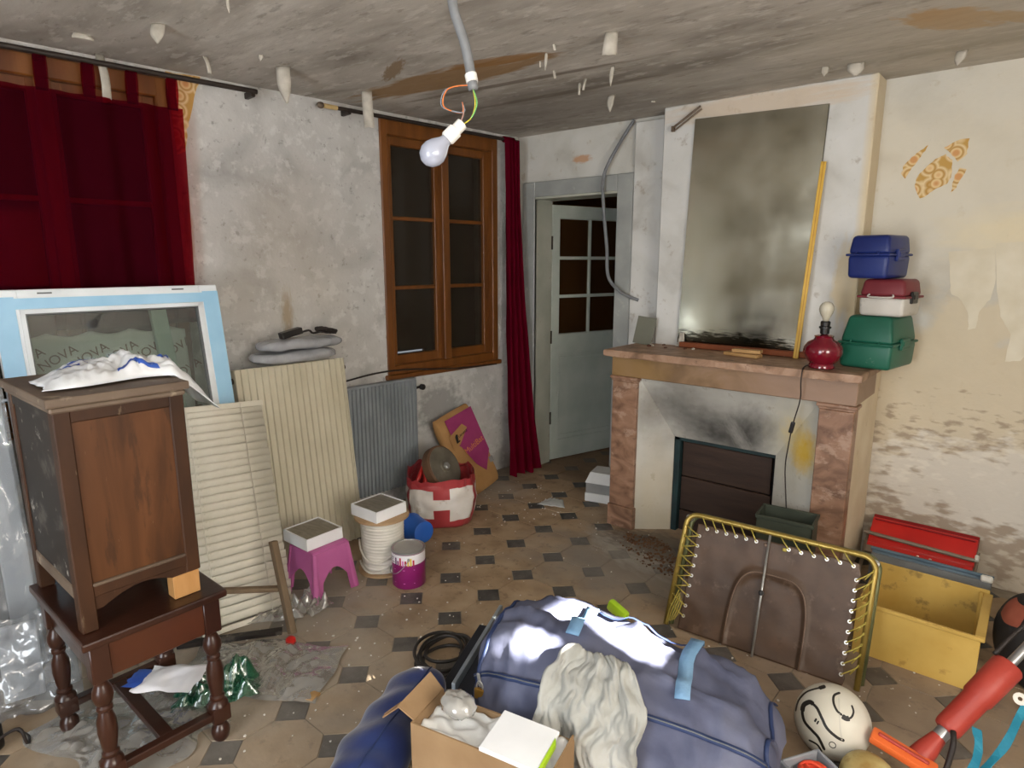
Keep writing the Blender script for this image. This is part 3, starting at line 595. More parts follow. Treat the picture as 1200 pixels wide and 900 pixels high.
for k in range(16):
    x = rr.uniform(-1.93, -1.5) if k < 12 else rr.uniform(-1.35, -0.95); y = rr.uniform(3.42, 3.56)
    bm = NB(); bmesh.ops.create_icosphere(bm, subdivisions=1, radius=rr.uniform(.008, .017))
    for v in bm.verts: v.co *= rr.uniform(.7, 1.2); v.co.z = max(v.co.z*0.6, -0.004)
    o = tag(obj('rubble_crumb', bm, m_debris if k % 3 else m_flake), 'small crumb of rubble on the mantel shelf', 'rubble', 'rubble crumbs on the mantel'); o.location = (x, y, 1.0955); o.rotation_euler = (0, 0, rr.uniform(0, 6))
o = tag(obj('paper_scrap', grid(NB(), lambda u, v: Vector(((u-.5)*.045*(1-.4*v), 0.02*math.sin(v*2)+.006*math.sin(u*6), v*.085)), 5, 6), m_flake, smooth=True, solid=.001), 'torn white paint scrap standing at the lower corner of the mirror', 'paint scrap'); o.location = (-1.66, 3.545, 1.0915); o.rotation_euler = (rad(-8), 0, rad(10))
# rusty rod end near the ceiling
bm = NB(); tube(bm, [(-1.629, 3.58, 2.452), (-1.784, 3.565, 2.353)], .006, 8); tube(bm, [(-1.622, 3.585, 2.437), (-1.775, 3.57, 2.338)], .005, 8); bx(bm, -1.782, 3.567, 2.347, .018, .018, .03)
m_rust = pm('rusty_metal', [(92, 78, 64), (128, 112, 96)], scale=16, rough=0.6, metal=0.4)
tag(obj('curtain_rail', bm, m_rust), 'short rusty double rod fixed at the top of the chimney breast', 'rod')
# grey green metal bin in front of the hearth
m_bin = pm('bin_green', [(56, 62, 52), (76, 82, 70)], scale=6, rough=0.5, bump=0.05, metal=0.2)
bn = thing('metal_bin', 'grey green open metal box standing in front of the hearth behind the cot', 'bin', (-0.835, 3.06, 0), (0, 0, rad(6)))
bm = NB(); w_, d_, h_ = .25, .16, .395
bb(bm, -w_/2, w_/2, -d_/2, -d_/2+.006, 0, h_); bb(bm, -w_/2, w_/2, d_/2-.006, d_/2, 0, h_); bb(bm, -w_/2, -w_/2+.006, -d_/2, d_/2, 0, h_); bb(bm, w_/2-.006, w_/2, -d_/2, d_/2, 0, h_); bb(bm, -w_/2, w_/2, -d_/2, d_/2, 0, .006)
obj('body', bm, m_bin, bn)
bm = NB(); bb(bm, -w_/2-.006, w_/2+.006, -d_/2-.006, -d_/2+.004, h_-.015, h_+.003, .002); bb(bm, -w_/2-.006, w_/2+.006, d_/2-.004, d_/2+.006, h_-.015, h_+.003, .002)
bb(bm, -w_/2-.006, -w_/2+.004, -d_/2, d_/2, h_-.015, h_+.003, .002); bb(bm, w_/2-.004, w_/2+.006, -d_/2, d_/2, h_-.015, h_+.003, .002)
obj('rim', bm, m_bin, bn)
# wall conduit beside the door
m_cond = pm('grey_conduit', [(104, 106, 108), (126, 128, 130)], scale=20, rough=0.5)
pts = [(-2.135, 3.735, 2.47), (-2.235, 3.72, 2.328), (-2.325, 3.70, 2.152), (-2.318, 3.69, 1.962), (-2.283, 3.69, 1.686), (-2.263, 3.69, 1.49), (-2.16, 3.70, 1.39), (-2.057, 3.735, 1.344)]
tag(obj('wall_conduit', tube(NB(), spline(pts, 6), 0.011, 10), m_cond, smooth=True), 'loose grey conduit looping down the wall beside the door', 'conduit')
# white boxes behind the fireplace
m_wbox = pm('white_card', [(196, 196, 192), (214, 214, 212)], scale=6, rough=0.6)
m_gbox = pm('grey_card', [(120, 120, 118), (140, 140, 138)], scale=6, rough=0.6)
wb = thing('white_carton', 'white carton with a grey band on the floor behind the fireplace jamb', 'box', (-2.13, 3.56, 0), (0, 0, rad(14)))
obj('lower_half', bb(NB(), -.14, .14, -.1, .1, 0, .06, .003), m_wbox, wb); obj('band', bb(NB(), -.135, .135, -.095, .095, .06, .13, .002), m_gbox, wb)
bm = NB(); bb(bm, -.14, .14, -.1, .1, .13, .2)
for v in bm.verts:
    if v.co.z > .19: v.co.x *= .8; v.co.y *= .75
obj('lid', bm, m_wbox, wb)
# ================================================================ along the window wall
def thingL(name, label, cat, d, u, z, group=None, rx=0, ry=0):
    return thing(name, label, cat, wl(d, u, z), (rx, ry, -AL), group)
# curtains and rods
m_rod = pm('dark_rod', [(34, 26, 22), (50, 40, 34)], scale=20, rough=0.5)
bm = NB(); tube(bm, [wl(.08, 0.2, 2.43), wl(.08, 1.80, 2.436)], .013, 10); bx(bm, *wl(.075, 1.77, 2.43), .03, .03, .03)
rod1 = thing('curtain_rod', 'dark curtain rod above the covered window', 'rod', wl(.08, 1.0, 2.43), group='curtain rods on the window wall')
bm = NB(); tube(bm, [(0, -.8, 0), (0, .80, .006)], .012, 10); obj('rod', bm, m_rod, rod1, smooth='auto'); rod1.rotation_euler = (0, 0, -AL)
for q in (.78, -.1): obj('bracket', bx(NB(), -.042, q, -.005, .086, .022, .03, None, .003), m_rod, rod1)
rod2 = thing('curtain_rod', 'dark curtain rod with a taped end above the bare brown window', 'rod', wl(.08, 2.95, 2.43), (0, 0, -AL), 'curtain rods on the window wall')
obj('rod', tube(NB(), [(0, -.72, 0), (0, .74, 0)], .011, 10), m_rod, rod2, smooth='auto')
m_tape = pm('tan_tape', [(180, 150, 96), (204, 178, 126)], scale=12, rough=0.6)
obj('taped_end', tube(NB(), [(0, -.78, 0), (0, -.70, 0)], .0125, 10), m_tape, rod2, smooth='auto'); obj('end_knob', lathe(NB(), [(.004, -.02), (.016, -.012), (.018, 0), (.014, .012), (.006, .02)], 12, Matrix.Translation((0, -.80, 0)) @ Matrix.Rotation(PI/2, 4, 'X')), m_rust, rod2, smooth=True)
for q in (-.62, .70): obj('bracket', bx(NB(), -.042, q, -.005, .086, .02, .03, None, .003), m_rod, rod2)
def sheer(name, tint, fac, col):
    m = bpy.data.materials.new(name); m.use_nodes = True; nt = m.node_tree; N = nt.nodes; L = nt.links; out = N['Material Output']; N.remove(N['Principled BSDF'])
    t = N.new('ShaderNodeBsdfTransparent'); t.inputs[0].default_value = (*lin(tint), 1)
    tc = N.new('ShaderNodeTexCoord'); nz = N.new('ShaderNodeTexNoise'); nz.inputs['Scale'].default_value = 9; L.new(tc.outputs['Object'], nz.inputs['Vector'])
    cr = N.new('ShaderNodeValToRGB'); cr.color_ramp.elements[0].color = (*lin([c*0.8 for c in col]), 1); cr.color_ramp.elements[1].color = (*lin(col), 1); L.new(nz.outputs[0], cr.inputs[0])
    d = N.new('ShaderNodeBsdfDiffuse'); L.new(cr.outputs[0], d.inputs[0]); tl = N.new('ShaderNodeBsdfTranslucent'); L.new(cr.outputs[0], tl.inputs[0])
    a = N.new('ShaderNodeMixShader'); a.inputs[0].default_value = .25; L.new(d.outputs[0], a.inputs[1]); L.new(tl.outputs[0], a.inputs[2])
    b = N.new('ShaderNodeMixShader'); b.inputs[0].default_value = fac; L.new(a.outputs[0], b.inputs[1]); L.new(t.outputs[0], b.inputs[2]); L.new(b.outputs[0], out.inputs[0]); return m
m_sheer = sheer('sheer_burgundy', (200, 66, 66), 0.60, (92, 14, 34))
m_red = sheer('burgundy_cloth', (120, 10, 20), 0.08, (112, 12, 36))
cu = thing('sheer_curtain', 'wide sheer burgundy tab curtain hanging over the dark window', 'curtain', wl(.058, 1.0, 1.30), (0, 0, -AL))
def cl(u, v):
    y = -0.62+1.06*u - 0.02*(1-v)*u; z = 1.0*v
    d = 0.010*math.sin(u*38+1.2*math.sin(v*2)) + .004*math.sin(u*81+v*1.5) + .006*noise.noise(Vector((u*4, v*2, 0)))
    return Vector((d, y, z))
obj('cloth', grid(NB(), cl, 110, 22), m_sheer, cu, smooth=True)
for k in range(7):
    y = -.60+1.0*k/6
    obj('tab', grid(NB(), lambda u, v, y=y: Vector((.022+.017*math.sin(v*PI)-.02*(1-v), y+(u-.5)*.045, .99+.155*v)), 3, 6), m_sheer, cu, smooth=True)
    obj('tab', grid(NB(), lambda u, v, y=y: Vector((.022-.018*math.sin(v*PI)-.02*(1-v), y+(u-.5)*.045, .99+.155*v)), 3, 6), m_sheer, cu, smooth=True)
obj('hem', grid(NB(), lambda u, v: cl(u, .0)+Vector((0.002, 0, .02*v)), 110, 2), m_sheer, cu, smooth=True)
cu2 = thing('burgundy_curtain', 'narrow gathered burgundy curtain hanging beside the door in the corner', 'curtain', wl(.1, 3.6, 0.0), (0, 0, -AL))
def cr_(u, v):
    top = 0.055; bot = 0.155; hw = top+(bot-top)*(1-v)**1.6 
    y = (u-.5)*2*hw - 0.02 + .035*(1-v); pl = .025+.03*(1-v)
    d = .02+.10*(1-v)**2 + pl*math.sin(u*PI*7+.8*math.sin(v*4)) + .008*noise.noise(Vector((u*6, v*8, 2)))
    z = .03+2.39*v + (.025*noise.noise(Vector((u*9, 0, 4))) if v < .02 else 0)
    return Vector((d, y, z))
obj('cloth', grid(NB(), cr_, 70, 40), m_red, cu2, smooth=True)
obj('heading', tube(NB(), [(-.02, -.06, 2.43), (-.02, .04, 2.43)], .02, 10), m_red, cu2, smooth=True)

# grey radiator on the wall
m_radg = pm('radiator_grey', [(122, 128, 132), (146, 152, 156)], scale=5, rough=0.55, speck=((184, 182, 176), 16, 0.64, 0.6))
m_radc = pm('radiator_cream', [(190, 183, 160), (206, 199, 178)], scale=4, rough=0.5, speck=((110, 92, 66), 24, 0.7, 0.6))
def ribbed(bm, w, h, n, t=.02, depth=.014):
    prof = []
    for k in range(n):
        a = w*k/n; p = w/n
        prof += [(a, 0), (a+p*.62, 0), (a+p*.72, depth), (a+p*.9, depth)]
    prof.append((w, 0)); 
    lo = [bm.verts.new((t+d, y, 0)) for y, d in prof]; hi = [bm.verts.new((t+d, y, h)) for y, d in prof]
    for i in range(len(lo)-1): bm.faces.new((lo[i], lo[i+1], hi[i+1], hi[i]))
    bb(bm, 0, t+.001, 0, w, 0, h)
    return bm
ra = thingL('grey_radiator', 'grey ribbed panel radiator fixed under the brown window', 'radiator', .045, 2.02, .13)
obj('panel', ribbed(NB(), .72, .70, 26), m_radg, ra)
obj('top_grille', bb(NB(), -.012, .03, 0, .72, .70, .715, .003), m_radg, ra)
obj('inlet_pipe', tube(NB(), spline([(.01, .72, .64), (.01, .76, .645), (.01, .775, .645)], 4), .009, 8), m_iron, ra, smooth=True)
obj('valve_knob', lathe(NB(), [(.012, 0), (.02, .004), (.02, .024), (.014, .03)], 14, Matrix.Translation((.012, .77, .645)) @ Matrix.Rotation(PI/2, 4, 'Y')), m_bake, ra, smooth='auto')
obj('mount_bracket', bb(NB(), -.044, .002, .1, .13, .3, .4), m_iron, ra); obj('mount_bracket', bb(NB(), -.044, .002, .6, .63, .3, .4), m_iron, ra)
bm = NB(); tube(bm, spline([wl(.03, 2.2, .875), wl(.045, 2.45, .905), wl(.04, 2.7, .90), wl(.05, 3.1, .86), wl(.04, 3.5, .845)], 5), .0055, 6)
tag(obj('loose_wire', bm, m_cord, smooth=True), 'thin dark wire running along the wall above the grey radiator', 'wire')
# cream radiator leaning on the wall
Mr = basis(wl(.30, 1.55, 0.0), NLV, Vector((0, 0, 1))*1.06 - NLV*0.13 + DLV*0.0)
rc = thing('cream_radiator', 'tall cream ribbed radiator leaning upright against the wall', 'radiator', M=basis(wl(.295, 1.53, 0.004), NLV*1.06+Vector((0, 0, .13)), Vector((0, 0, 1.06))-NLV*.13))
obj('panel', ribbed(NB(), .60, 1.055, 17, .03, .012), m_radc, rc)
obj('end_cap', bb(NB(), -.01, .042, -.008, .0, 0, 1.055, .002), m_radc, rc); obj('end_cap', bb(NB(), -.01, .042, .60, .608, 0, 1.055, .002), m_radc, rc)
obj('rear_panel', bb(NB(), -.06, -.03, -.02, .58, .05, 1.02, .004), m_radg, rc)
obj('pipe_stub', tube(NB(), [(-.0, .605, 1.0), (-.0, .63, 1.0)], .013, 10), m_iron, rc); obj('pipe_stub', tube(NB(), [(-.0, -.005, 1.0), (-.0, -.045, 1.0)], .016, 10), m_iron, rc)
# plastic wrapped parcels on it, and a coiled charger
m_film = see_through('grey_film', (190, 192, 196), 0.25, (150, 152, 156), 0.12, 1.6)
m_parcel = pm('grey_parcel', [(140, 142, 146), (168, 170, 174)], scale=12, rough=0.25, coat=0.4, bump=0.5, bscale=30)
def parcel(label, u, z, d, w, h, dp, seed, rz=0):
    o = tag(obj('wrapped_parcel', grid(NB(), lambda a, b: pill(a, b, w, dp, h, seed), 40, 18, wrapu=True), m_parcel, smooth=True), label, 'parcel', 'plastic wrapped parcels on the cream radiator')
    o.location = wl(d, u, z); o.rotation_euler = (0, 0, -AL+rz); return o
def pill(a, b, w, dp, h, seed):
    th = 2*PI*a; ph = PI*(b-.5); s = lambda t, e: math.copysign(abs(t)**e, t)
    c = s(math.cos(ph), .55)
    p = Vector((dp/2*c*s(math.cos(th), .6), w/2*c*s(math.sin(th), .6), h/2+h/2*s(math.sin(ph), .7)))
    return p + noise.noise_vector(Vector((p.x*14+seed, p.y*14, p.z*30)))*.010*(c+.1)
parcel('flat grey parcel in clear plastic, the lower one on the cream radiator', 1.865, 1.064, .16, .47, .062, .20, 1)
parcel('flat grey parcel in clear plastic, stacked on a lower parcel', 1.905, 1.128, .16, .47, .062, .20, 5, .05)
ch = thing('charger_cable', 'black power adapter with a bundled cable on the wrapped parcels', 'charger', wl(.17, 1.95, 1.195), (0, 0, -AL))
obj('adapter', bx(NB(), 0, -.10, .022, .05, .12, .035, (rad(12), 0, 0), .006, 2), m_bake, ch)
bm = NB(); pts = []
for k in range(90):
    t = k/89*2*PI*5; pts.append((.02*math.cos(t)+.01*math.sin(k), .11+.055*math.sin(t)*(1+.15*math.sin(k*.7)), .022+.016*math.cos(t*1.0+1)+.006*math.sin(k*1.3)))
tube(bm, spline(pts, 2), .0045, 6); obj('cable_bundle', bm, m_cord, ch, smooth=True)
obj('cable', tube(NB(), spline([(0, -.05, .02), (.01, 0, .03), (0, .03, .012), (0, .08, .02)], 5), .006, 6), m_cord, ch, smooth=True)

# venetian blind leaning in front
m_slat = pm('cream_slat', [(198, 193, 176), (214, 209, 194)], scale=6, rough=0.5, speck=((140, 128, 104), 20, 0.68, 0.5))
m_string = pm('cord_white', [(196, 190, 174), (210, 204, 190)], scale=10, rough=0.8)
b0, b1 = wl(.76, 1.10, .012), wl(.755, 1.495, .012); t0, t1 = wl(.42, 1.235, .935), wl(.42, 1.52, .94)
b0 = wl(.76, 1.10, .012)
vb = thing('venetian_blind', 'cream venetian blind propped on the floor against the cream radiator', 'blind', M=basis(wl(.745, 1.09, .008), DLV*.42+Vector((0, 0, 0)), wl(.42, 1.145, .95)-wl(.745, 1.09, .008)))
HB, WB = (wl(.42, 1.145, .95)-wl(.745, 1.09, .008)).length, .405
ns = 27
sl0 = bm = grid(NB(), lambda u, v: Vector((u*WB, -.004*math.sin(v*PI), (v-.5)*.041)), 2, 5)
slat = obj('slat', bm, m_slat, vb, smooth=True, solid=.0012)
for k in range(ns):
    z = .05+(HB-.08)*k/(ns-1); rr = random.Random(k)
    loc, rot = (rr.uniform(-.004, .004), 0, z), (rad(15+rr.uniform(-3, 3)), rad(rr.uniform(-.35, .35)), 0)
    if k == 0: slat.location = loc; slat.rotation_euler = rot
    else: copy_part(slat, vb, loc, rot)
obj('head_rail', bb(NB(), -.004, WB+.004, -.016, .016, HB-.022, HB+.006, .003), m_slat, vb)
obj('bottom_rail', bb(NB(), -.002, WB+.002, -.008, .01, 0, .024, .003), m_slat, vb)
for x in (.06, .30):
    obj('ladder_cord', tube(NB(), [(x, .021, .01), (x+.004, .021, HB*.5), (x, .021, HB)], .0022, 5), m_string, vb); obj('ladder_cord', tube(NB(), [(x, -.02, .01), (x, -.02, HB)], .0022, 5), m_string, vb)
obj('tension_cord', tube(NB(), spline([(0, .024, .40), (.2, .026, .41), (WB, .024, .43)], 4), .002, 5), m_cord, vb)
obj('catch', bx(NB(), .05, .026, HB-.25, .012, .012, .03, None, .003), m_iron, vb)

# blue filmed window unit leaning behind the cabinet
m_pvc = pm('white_pvc', [(214, 218, 220), (228, 232, 234)], scale=6, rough=0.35)
m_bluefilm = pm('pale_blue_film', [(146, 192, 220), (166, 206, 230)], scale=5, rough=0.35)
m_glassu = see_through('unit_glass', (226, 232, 228), 0.93, (180, 184, 180), 0.03, 0.7)
zt_ = Vector((0, 0, 1))*1.47 - NLV*.27
pv = thing('window_unit', 'new white window unit with pale blue film leaning behind the wooden cabinet', 'window unit', M=basis(wl(.40, .615, .004), NLV, zt_))
H_, W_ = 1.495, .862; fw_ = .085
bm = NB(); bb(bm, 0, .06, 0, fw_, 0, H_, .004); bb(bm, 0, .06, W_-fw_, W_, 0, H_, .004); bb(bm, .0005, .0595, fw_-.004, W_-fw_+.004, H_-fw_, H_, .004); bb(bm, .0005, .0595, fw_-.004, W_-fw_+.004, 0, fw_, .004); obj('outer_frame', bm, m_pvc, pv)
bm = NB(); e = .06; a_, b_ = .022, .0
q0, q1 = .0, fw_-.014
bb(bm, .059, .063, q0, q1, .03, H_-.03); bb(bm, .059, .063, W_-q1, W_-q0, .03, H_-.03); bb(bm, .0595, .0632, q1-.01, W_-q1+.01, H_-.028-.052, H_-.036); bb(bm, .0595, .0632, q1-.01, W_-q1+.01, .02, .072)
obj('blue_film', bm, m_bluefilm, pv)
m_gask = pm('grey_gasket', [(90, 92, 92), (110, 112, 112)], scale=10, rough=0.5)
bm = NB(); g0 = fw_-.002
bb(bm, .03, .066, g0, g0+.016, g0, H_-g0); bb(bm, .03, .066, W_-g0-.016, W_-g0, g0, H_-g0); bb(bm, .03, .066, g0, W_-g0, H_-g0-.016, H_-g0); bb(bm, .03, .066, g0, W_-g0, g0, g0+.016); obj('glazing_bead', bm, m_pvc, pv)
bm = NB(); g1 = g0+.016
bb(bm, .03, .062, g1, g1+.005, g1, H_-g1); bb(bm, .03, .062, W_-g1-.005, W_-g1, g1, H_-g1); bb(bm, .03, .062, g1, W_-g1, H_-g1-.005, H_-g1); obj('gasket', bm, m_gask, pv)
obj('glass', bb(NB(), .04, .044, g1, W_-g1, g1, H_-g1), m_glassu, pv)
for y in (.15, .66): obj('hinge_mark', bb(NB(), .060, .064, y, y+.05, H_-.02, H_-.014), m_gask, pv)
# printed protective wrap and a pale post leaning behind it
m_wrap = pm('printed_wrap', [(206, 206, 200), (224, 224, 218)], scale=7, rough=0.25, bump=0.6, bscale=14, coat=0.3)
m_print = pm('wrap_print', [(110, 70, 60), (120, 80, 70)], scale=10, rough=0.5)
wr = thing('film_wrapped_board', 'panel in clear printed wrap standing behind the blue window unit', 'wrapped panel', M=basis(wl(.22, .63, .0), DLV, Vector((0, 0, 1))*1.25 - NLV*.14))
obj('wrap', grid(NB(), lambda u, v: Vector((u*.72, -.006*noise.noise(Vector((u*6, v*9, 0)))-.02*(1-abs(2*v-1)**8)*(1-abs(2*u-1)**8), v*1.30+(-.02*abs(math.sin(u*14)) if v > .99 else 0))), 40, 50), m_wrap, wr, smooth=True, solid=.004)
obj('panel', bb(NB(), .005, .715, .005, .03, 0, 1.27), m_wrap, wr)
for r_ in range(3):
    for k in range(6):
        MM = Matrix.Translation((.07+.118*k+.03*(r_ % 2), -.034, 1.19-.11*r_)) @ Matrix.Rotation(PI/2, 4, 'X') @ Matrix.Rotation(rad(28), 4, 'Z')
        text('print', 'NOVA', .056, m_print, wr, MM)
m_post = pm('pale_green_post', [(168, 184, 172), (184, 198, 188)], scale=5, rough=0.5)
tag(obj('pale_post', bar(NB(), wl(.335, 1.30, .01), wl(.10, 1.22, 1.47), .07, .03, .003), m_post), 'pale green wooden post leaning behind the glass of the window unit', 'post')

# a second window frame in clear wrap beside it
wf = thing('wrapped_window_frame', 'white window frame in clear plastic wrap leaning beside the blue filmed window unit', 'wrapped frame', M=basis(wl(.40, .20, .004), NLV, Vector((0, 0, 1))*1.47 - NLV*.27))
for a, b, c, d in ((0, .09, 0, 1.15), (.30, .39, 0, 1.15), (.09, .30, 1.06, 1.15), (.09, .30, 0, .09)): obj('frame_member', bb(NB(), .005, .06, a, b, c, d, .004), m_pvc, wf)
obj('infill_panel', bb(NB(), .02, .035, .088, .302, .088, 1.062), m_gask, wf)
m_wrapc2 = see_through('clear_wrap', (236, 238, 240), 0.62, (176, 180, 184), 0.12, 1.0)
obj('clear_wrap', grid(NB(), lambda u, v: Vector((.072+.014*noise.noise(Vector((u*5, v*9, 1)))+.008*abs(noise.noise(Vector((u*12, v*22, 6)))), -.01+.41*u, .004+1.16*v)), 36, 60), m_wrapc2, wf, smooth=True)
# ---------------------------------------------------------------- small table with turned legs
m_mahog = pm('dark_mahogany', [(30, 16, 11), (50, 26, 17), (60, 33, 22)], scale=4, rough=0.3, stretch=(1, 1, 0.3), coat=0.15, bump=0.05)
m_mahog_front = pm('red_mahogany', [(58, 29, 17), (78, 41, 24)], scale=3, rough=0.28, stretch=(1, 0.4, 1.5), coat=0.2)
m_dustyw = pm('dusty_dark_top', [(56, 34, 24), (84, 56, 40)], scale=5, rough=0.45)
tx0, tx1, ty0, ty1, tz = -2.455, -1.93, .442, .852, .55
tb = thing('side_table', 'small dark mahogany table with turned legs carrying the wooden cabinet', 'table', ((tx0+tx1)/2, (ty0+ty1)/2, 0))
ox, oy = (tx0+tx1)/2, (ty0+ty1)/2; hx, hy = (tx1-tx0)/2, (ty1-ty0)/2
obj('table_top', bx(NB(), 0, 0, tz-.0125, 2*hx, 2*hy, .025, None, .006, 2), m_mahog, tb)
lx, ly = hx-.045, hy-.045
for sx in (-1, 1):
    for sy in (-1, 1):
        bm = NB(); M_ = Matrix.Translation((sx*lx, sy*ly, 0))
        bx(bm, sx*lx, sy*ly, .465, .052, .052, .12, None, .003)
        lathe(bm, [(.020, .407), (.017, .395), (.019, .388), (.027, .37), (.029, .352), (.024, .332), (.017, .322), (.022, .316), (.022, .308), (.017, .302), (.026, .27), (.027, .235), (.022, .19), (.018, .172), (.024, .166), (.024, .158), (.02, .152), (.03, .142), (.033, .132)], 18, M_)
        bx(bm, sx*lx, sy*ly, .105, .058, .058, .058, None, .006, 2)
        lathe(bm, [(.026, .078), (.018, .07), (.017, .062), (.026, .05), (.03, .034), (.026, .012), (.018, 0)], 18, M_)
        obj('leg', bm, m_mahog, tb, smooth='auto')
obj('drawer_front', bb(NB(), lx-.004, lx+.02, -ly+.024, ly-.024, .41, .522, .003), m_mahog_front, tb)
obj('apron', bb(NB(), -lx-.018, -lx+.004, -ly+.024, ly-.024, .41, .524), m_mahog, tb)
for s in (-1, 1): obj('apron', bb(NB(), -lx+.024, lx-.024, s*ly-.012, s*ly+.012, .41, .524), m_mahog, tb)
for s in (-1, 1): obj('stretcher', bb(NB(), s*lx-.017, s*lx+.017, -ly+.027, ly-.027, .088, .114, .003), m_mahog, tb)
obj('stretcher', bb(NB(), -lx+.015, lx-.015, -.022, .022, .09, .112, .003), m_mahog, tb)
# bedside cabinet on top
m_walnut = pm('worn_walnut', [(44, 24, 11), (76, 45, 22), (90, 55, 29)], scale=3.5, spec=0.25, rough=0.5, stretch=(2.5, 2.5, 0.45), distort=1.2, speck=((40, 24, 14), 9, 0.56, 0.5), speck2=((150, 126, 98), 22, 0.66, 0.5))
m_walnut_d = pm('dark_shaded_walnut', [(20, 15, 12), (34, 25, 19)], scale=4, rough=0.6, speck=((96, 90, 82), 7, 0.56, 0.5), speck2=((190, 184, 174), 12, 0.61, 0.8))  # shade of the cabinet's side painted in as near-black walnut, with white smears
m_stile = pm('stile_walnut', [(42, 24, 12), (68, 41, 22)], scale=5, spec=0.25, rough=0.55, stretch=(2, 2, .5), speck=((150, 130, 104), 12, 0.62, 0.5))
m_cabtop = pm('dusty_cabinet_top', [(74, 58, 46), (112, 96, 80)], scale=5, rough=0.6, speck=((176, 160, 138), 9, 0.6, 0.6))
cz = .5515; cx0, cx1, cy0, cy1, ch_ = -2.435, -1.985, .462, .80, .69
cb = thing('bedside_cabinet', 'old dark walnut cabinet with a worn side standing on the small table', 'cabinet', ((cx0+cx1)/2, (cy0+cy1)/2, cz))
X, Y = (cx1-cx0)/2, (cy1-cy0)/2
for sx in (-1, 1):
    for sy in (-1, 1):
        obj('corner_post', bb(NB(), sx*X-.042*(sx > 0), sx*X+.042*(sx < 0), sy*Y-.042*(sy > 0), sy*Y+.042*(sy < 0), 0 if not (sx > 0 and sy > 0) else .075, ch_-.03, .003), m_stile, cb)
obj('front_panel', bb(NB(), X-.016, X-.006, -Y+.04, Y-.04, .12, ch_-.03), m_walnut, cb)
for z0, z1 in ((.10, .135), (ch_-.075, ch_-.03)): obj('front_rail', bb(NB(), X-.02, X-.001, -Y+.04, Y-.04, z0, z1, .003), m_stile, cb)
obj('front_moulding', bx(NB(), X-.002, 0, .137, .012, 2*Y-.08, .01, None, .003), m_cabtop, cb)
pol = [(-Y+.04, .10), (-Y+.04, .06), (-Y+.06, .062)] + [(-Y+.06+(2*Y-.12)*k/10, .062+.034*math.sin(PI*k/10)) for k in range(1, 10)] + [(Y-.06, .062), (Y-.04, .06), (Y-.04, .10)]
obj('front_apron', prism(NB(), pol, .014, Matrix(((0, 0, 1, X-.018), (1, 0, 0, 0), (0, 1, 0, 0), (0, 0, 0, 1)))), m_stile, cb)
for s in (-1, 1):
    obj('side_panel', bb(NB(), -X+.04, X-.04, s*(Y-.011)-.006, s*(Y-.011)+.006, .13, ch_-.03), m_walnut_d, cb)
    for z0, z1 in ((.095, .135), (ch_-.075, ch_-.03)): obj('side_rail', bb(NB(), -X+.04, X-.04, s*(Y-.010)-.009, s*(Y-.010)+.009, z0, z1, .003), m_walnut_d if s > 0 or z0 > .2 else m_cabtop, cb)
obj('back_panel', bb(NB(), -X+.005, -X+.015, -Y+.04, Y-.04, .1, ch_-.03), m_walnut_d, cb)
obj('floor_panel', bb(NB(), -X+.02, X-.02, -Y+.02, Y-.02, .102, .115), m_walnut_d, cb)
bm = NB(); bx(bm, 0, 0, ch_-.0125, 2*X+.03, 2*Y+.03, .025, None, .005, 2); bx(bm, 0, 0, ch_-.034, 2*X+.012, 2*Y+.012, .018, None, .005)
obj('top', bm, m_cabtop, cb)
m_plyb = pm('fresh_plywood', [(164, 118, 66), (182, 136, 84)], scale=8, rough=0.6, stretch=(1, 3, .6))
tag(obj('plywood_block', bb(NB(), cx1-.05, cx1-.001, cy1-.086, cy1-.006, .551, .6262, .002), m_plyb), 'pale plywood block wedged under the cabinet corner on the table', 'block')
# crumpled white bag on the cabinet
m_bagw = pm('white_bag', [(206, 208, 210), (226, 228, 230)], scale=6, rough=0.3, coat=0.2, bump=0.3, bscale=22)
m_bagb = pm('blue_print', [(36, 66, 150), (60, 96, 180)], scale=10, rough=0.35)
wbg = thing('plastic_bag', 'crumpled white plastic bag with blue print on top of the cabinet', 'plastic bag', (-2.15, .70, 1.243), (0, 0, rad(84)))
def bagf(u, v, off=0):
    x = (u-.5)*.44; y = (v-.5)*.20
    e = (1-abs(2*u-1)**4)*(1-abs(2*v-1)**4)
    n1 = noise.noise(Vector((x*13, y*13, 3))); n2 = abs(noise.noise(Vector((x*26, y*26, 7))))
    n3 = abs(noise.noise(Vector((x*40+2, y*34, 4)))); z = .006 + e*(.042+.036*n1+.03*n2+.014*n3) + off
    over = max(0, x-.125); z -= over*1.2 
    y2 = y*(1+.25*math.sin(u*7)) + .03*math.sin(u*4); x2 = x + .02*noise.noise(Vector((0, y*20, x*6)))
    return Vector((x2, y2, max(z, .003+off) if over == 0 else z))
obj('bag_body', grid(NB(), bagf, 60, 34), m_bagw, wbg, smooth=True, solid=.0015)
for (a0, a1, c0, c1) in ((.28, .62, .80, .94), (.44, .72, .10, .24), (.84, .92, .3, .6), (.70, .80, .62, .74), (.12, .26, .6, .68), (.2, .32, .72, .77), (.78, .84, .7, .8), (.9, .95, .62, .75)):
    obj('print', grid(NB(), lambda u, v: bagf(a0+(a1-a0)*u, c0+(c1-c0)*v+.03*math.sin(u*5), .0022), 16, 7), m_bagb, wbg, smooth=True)
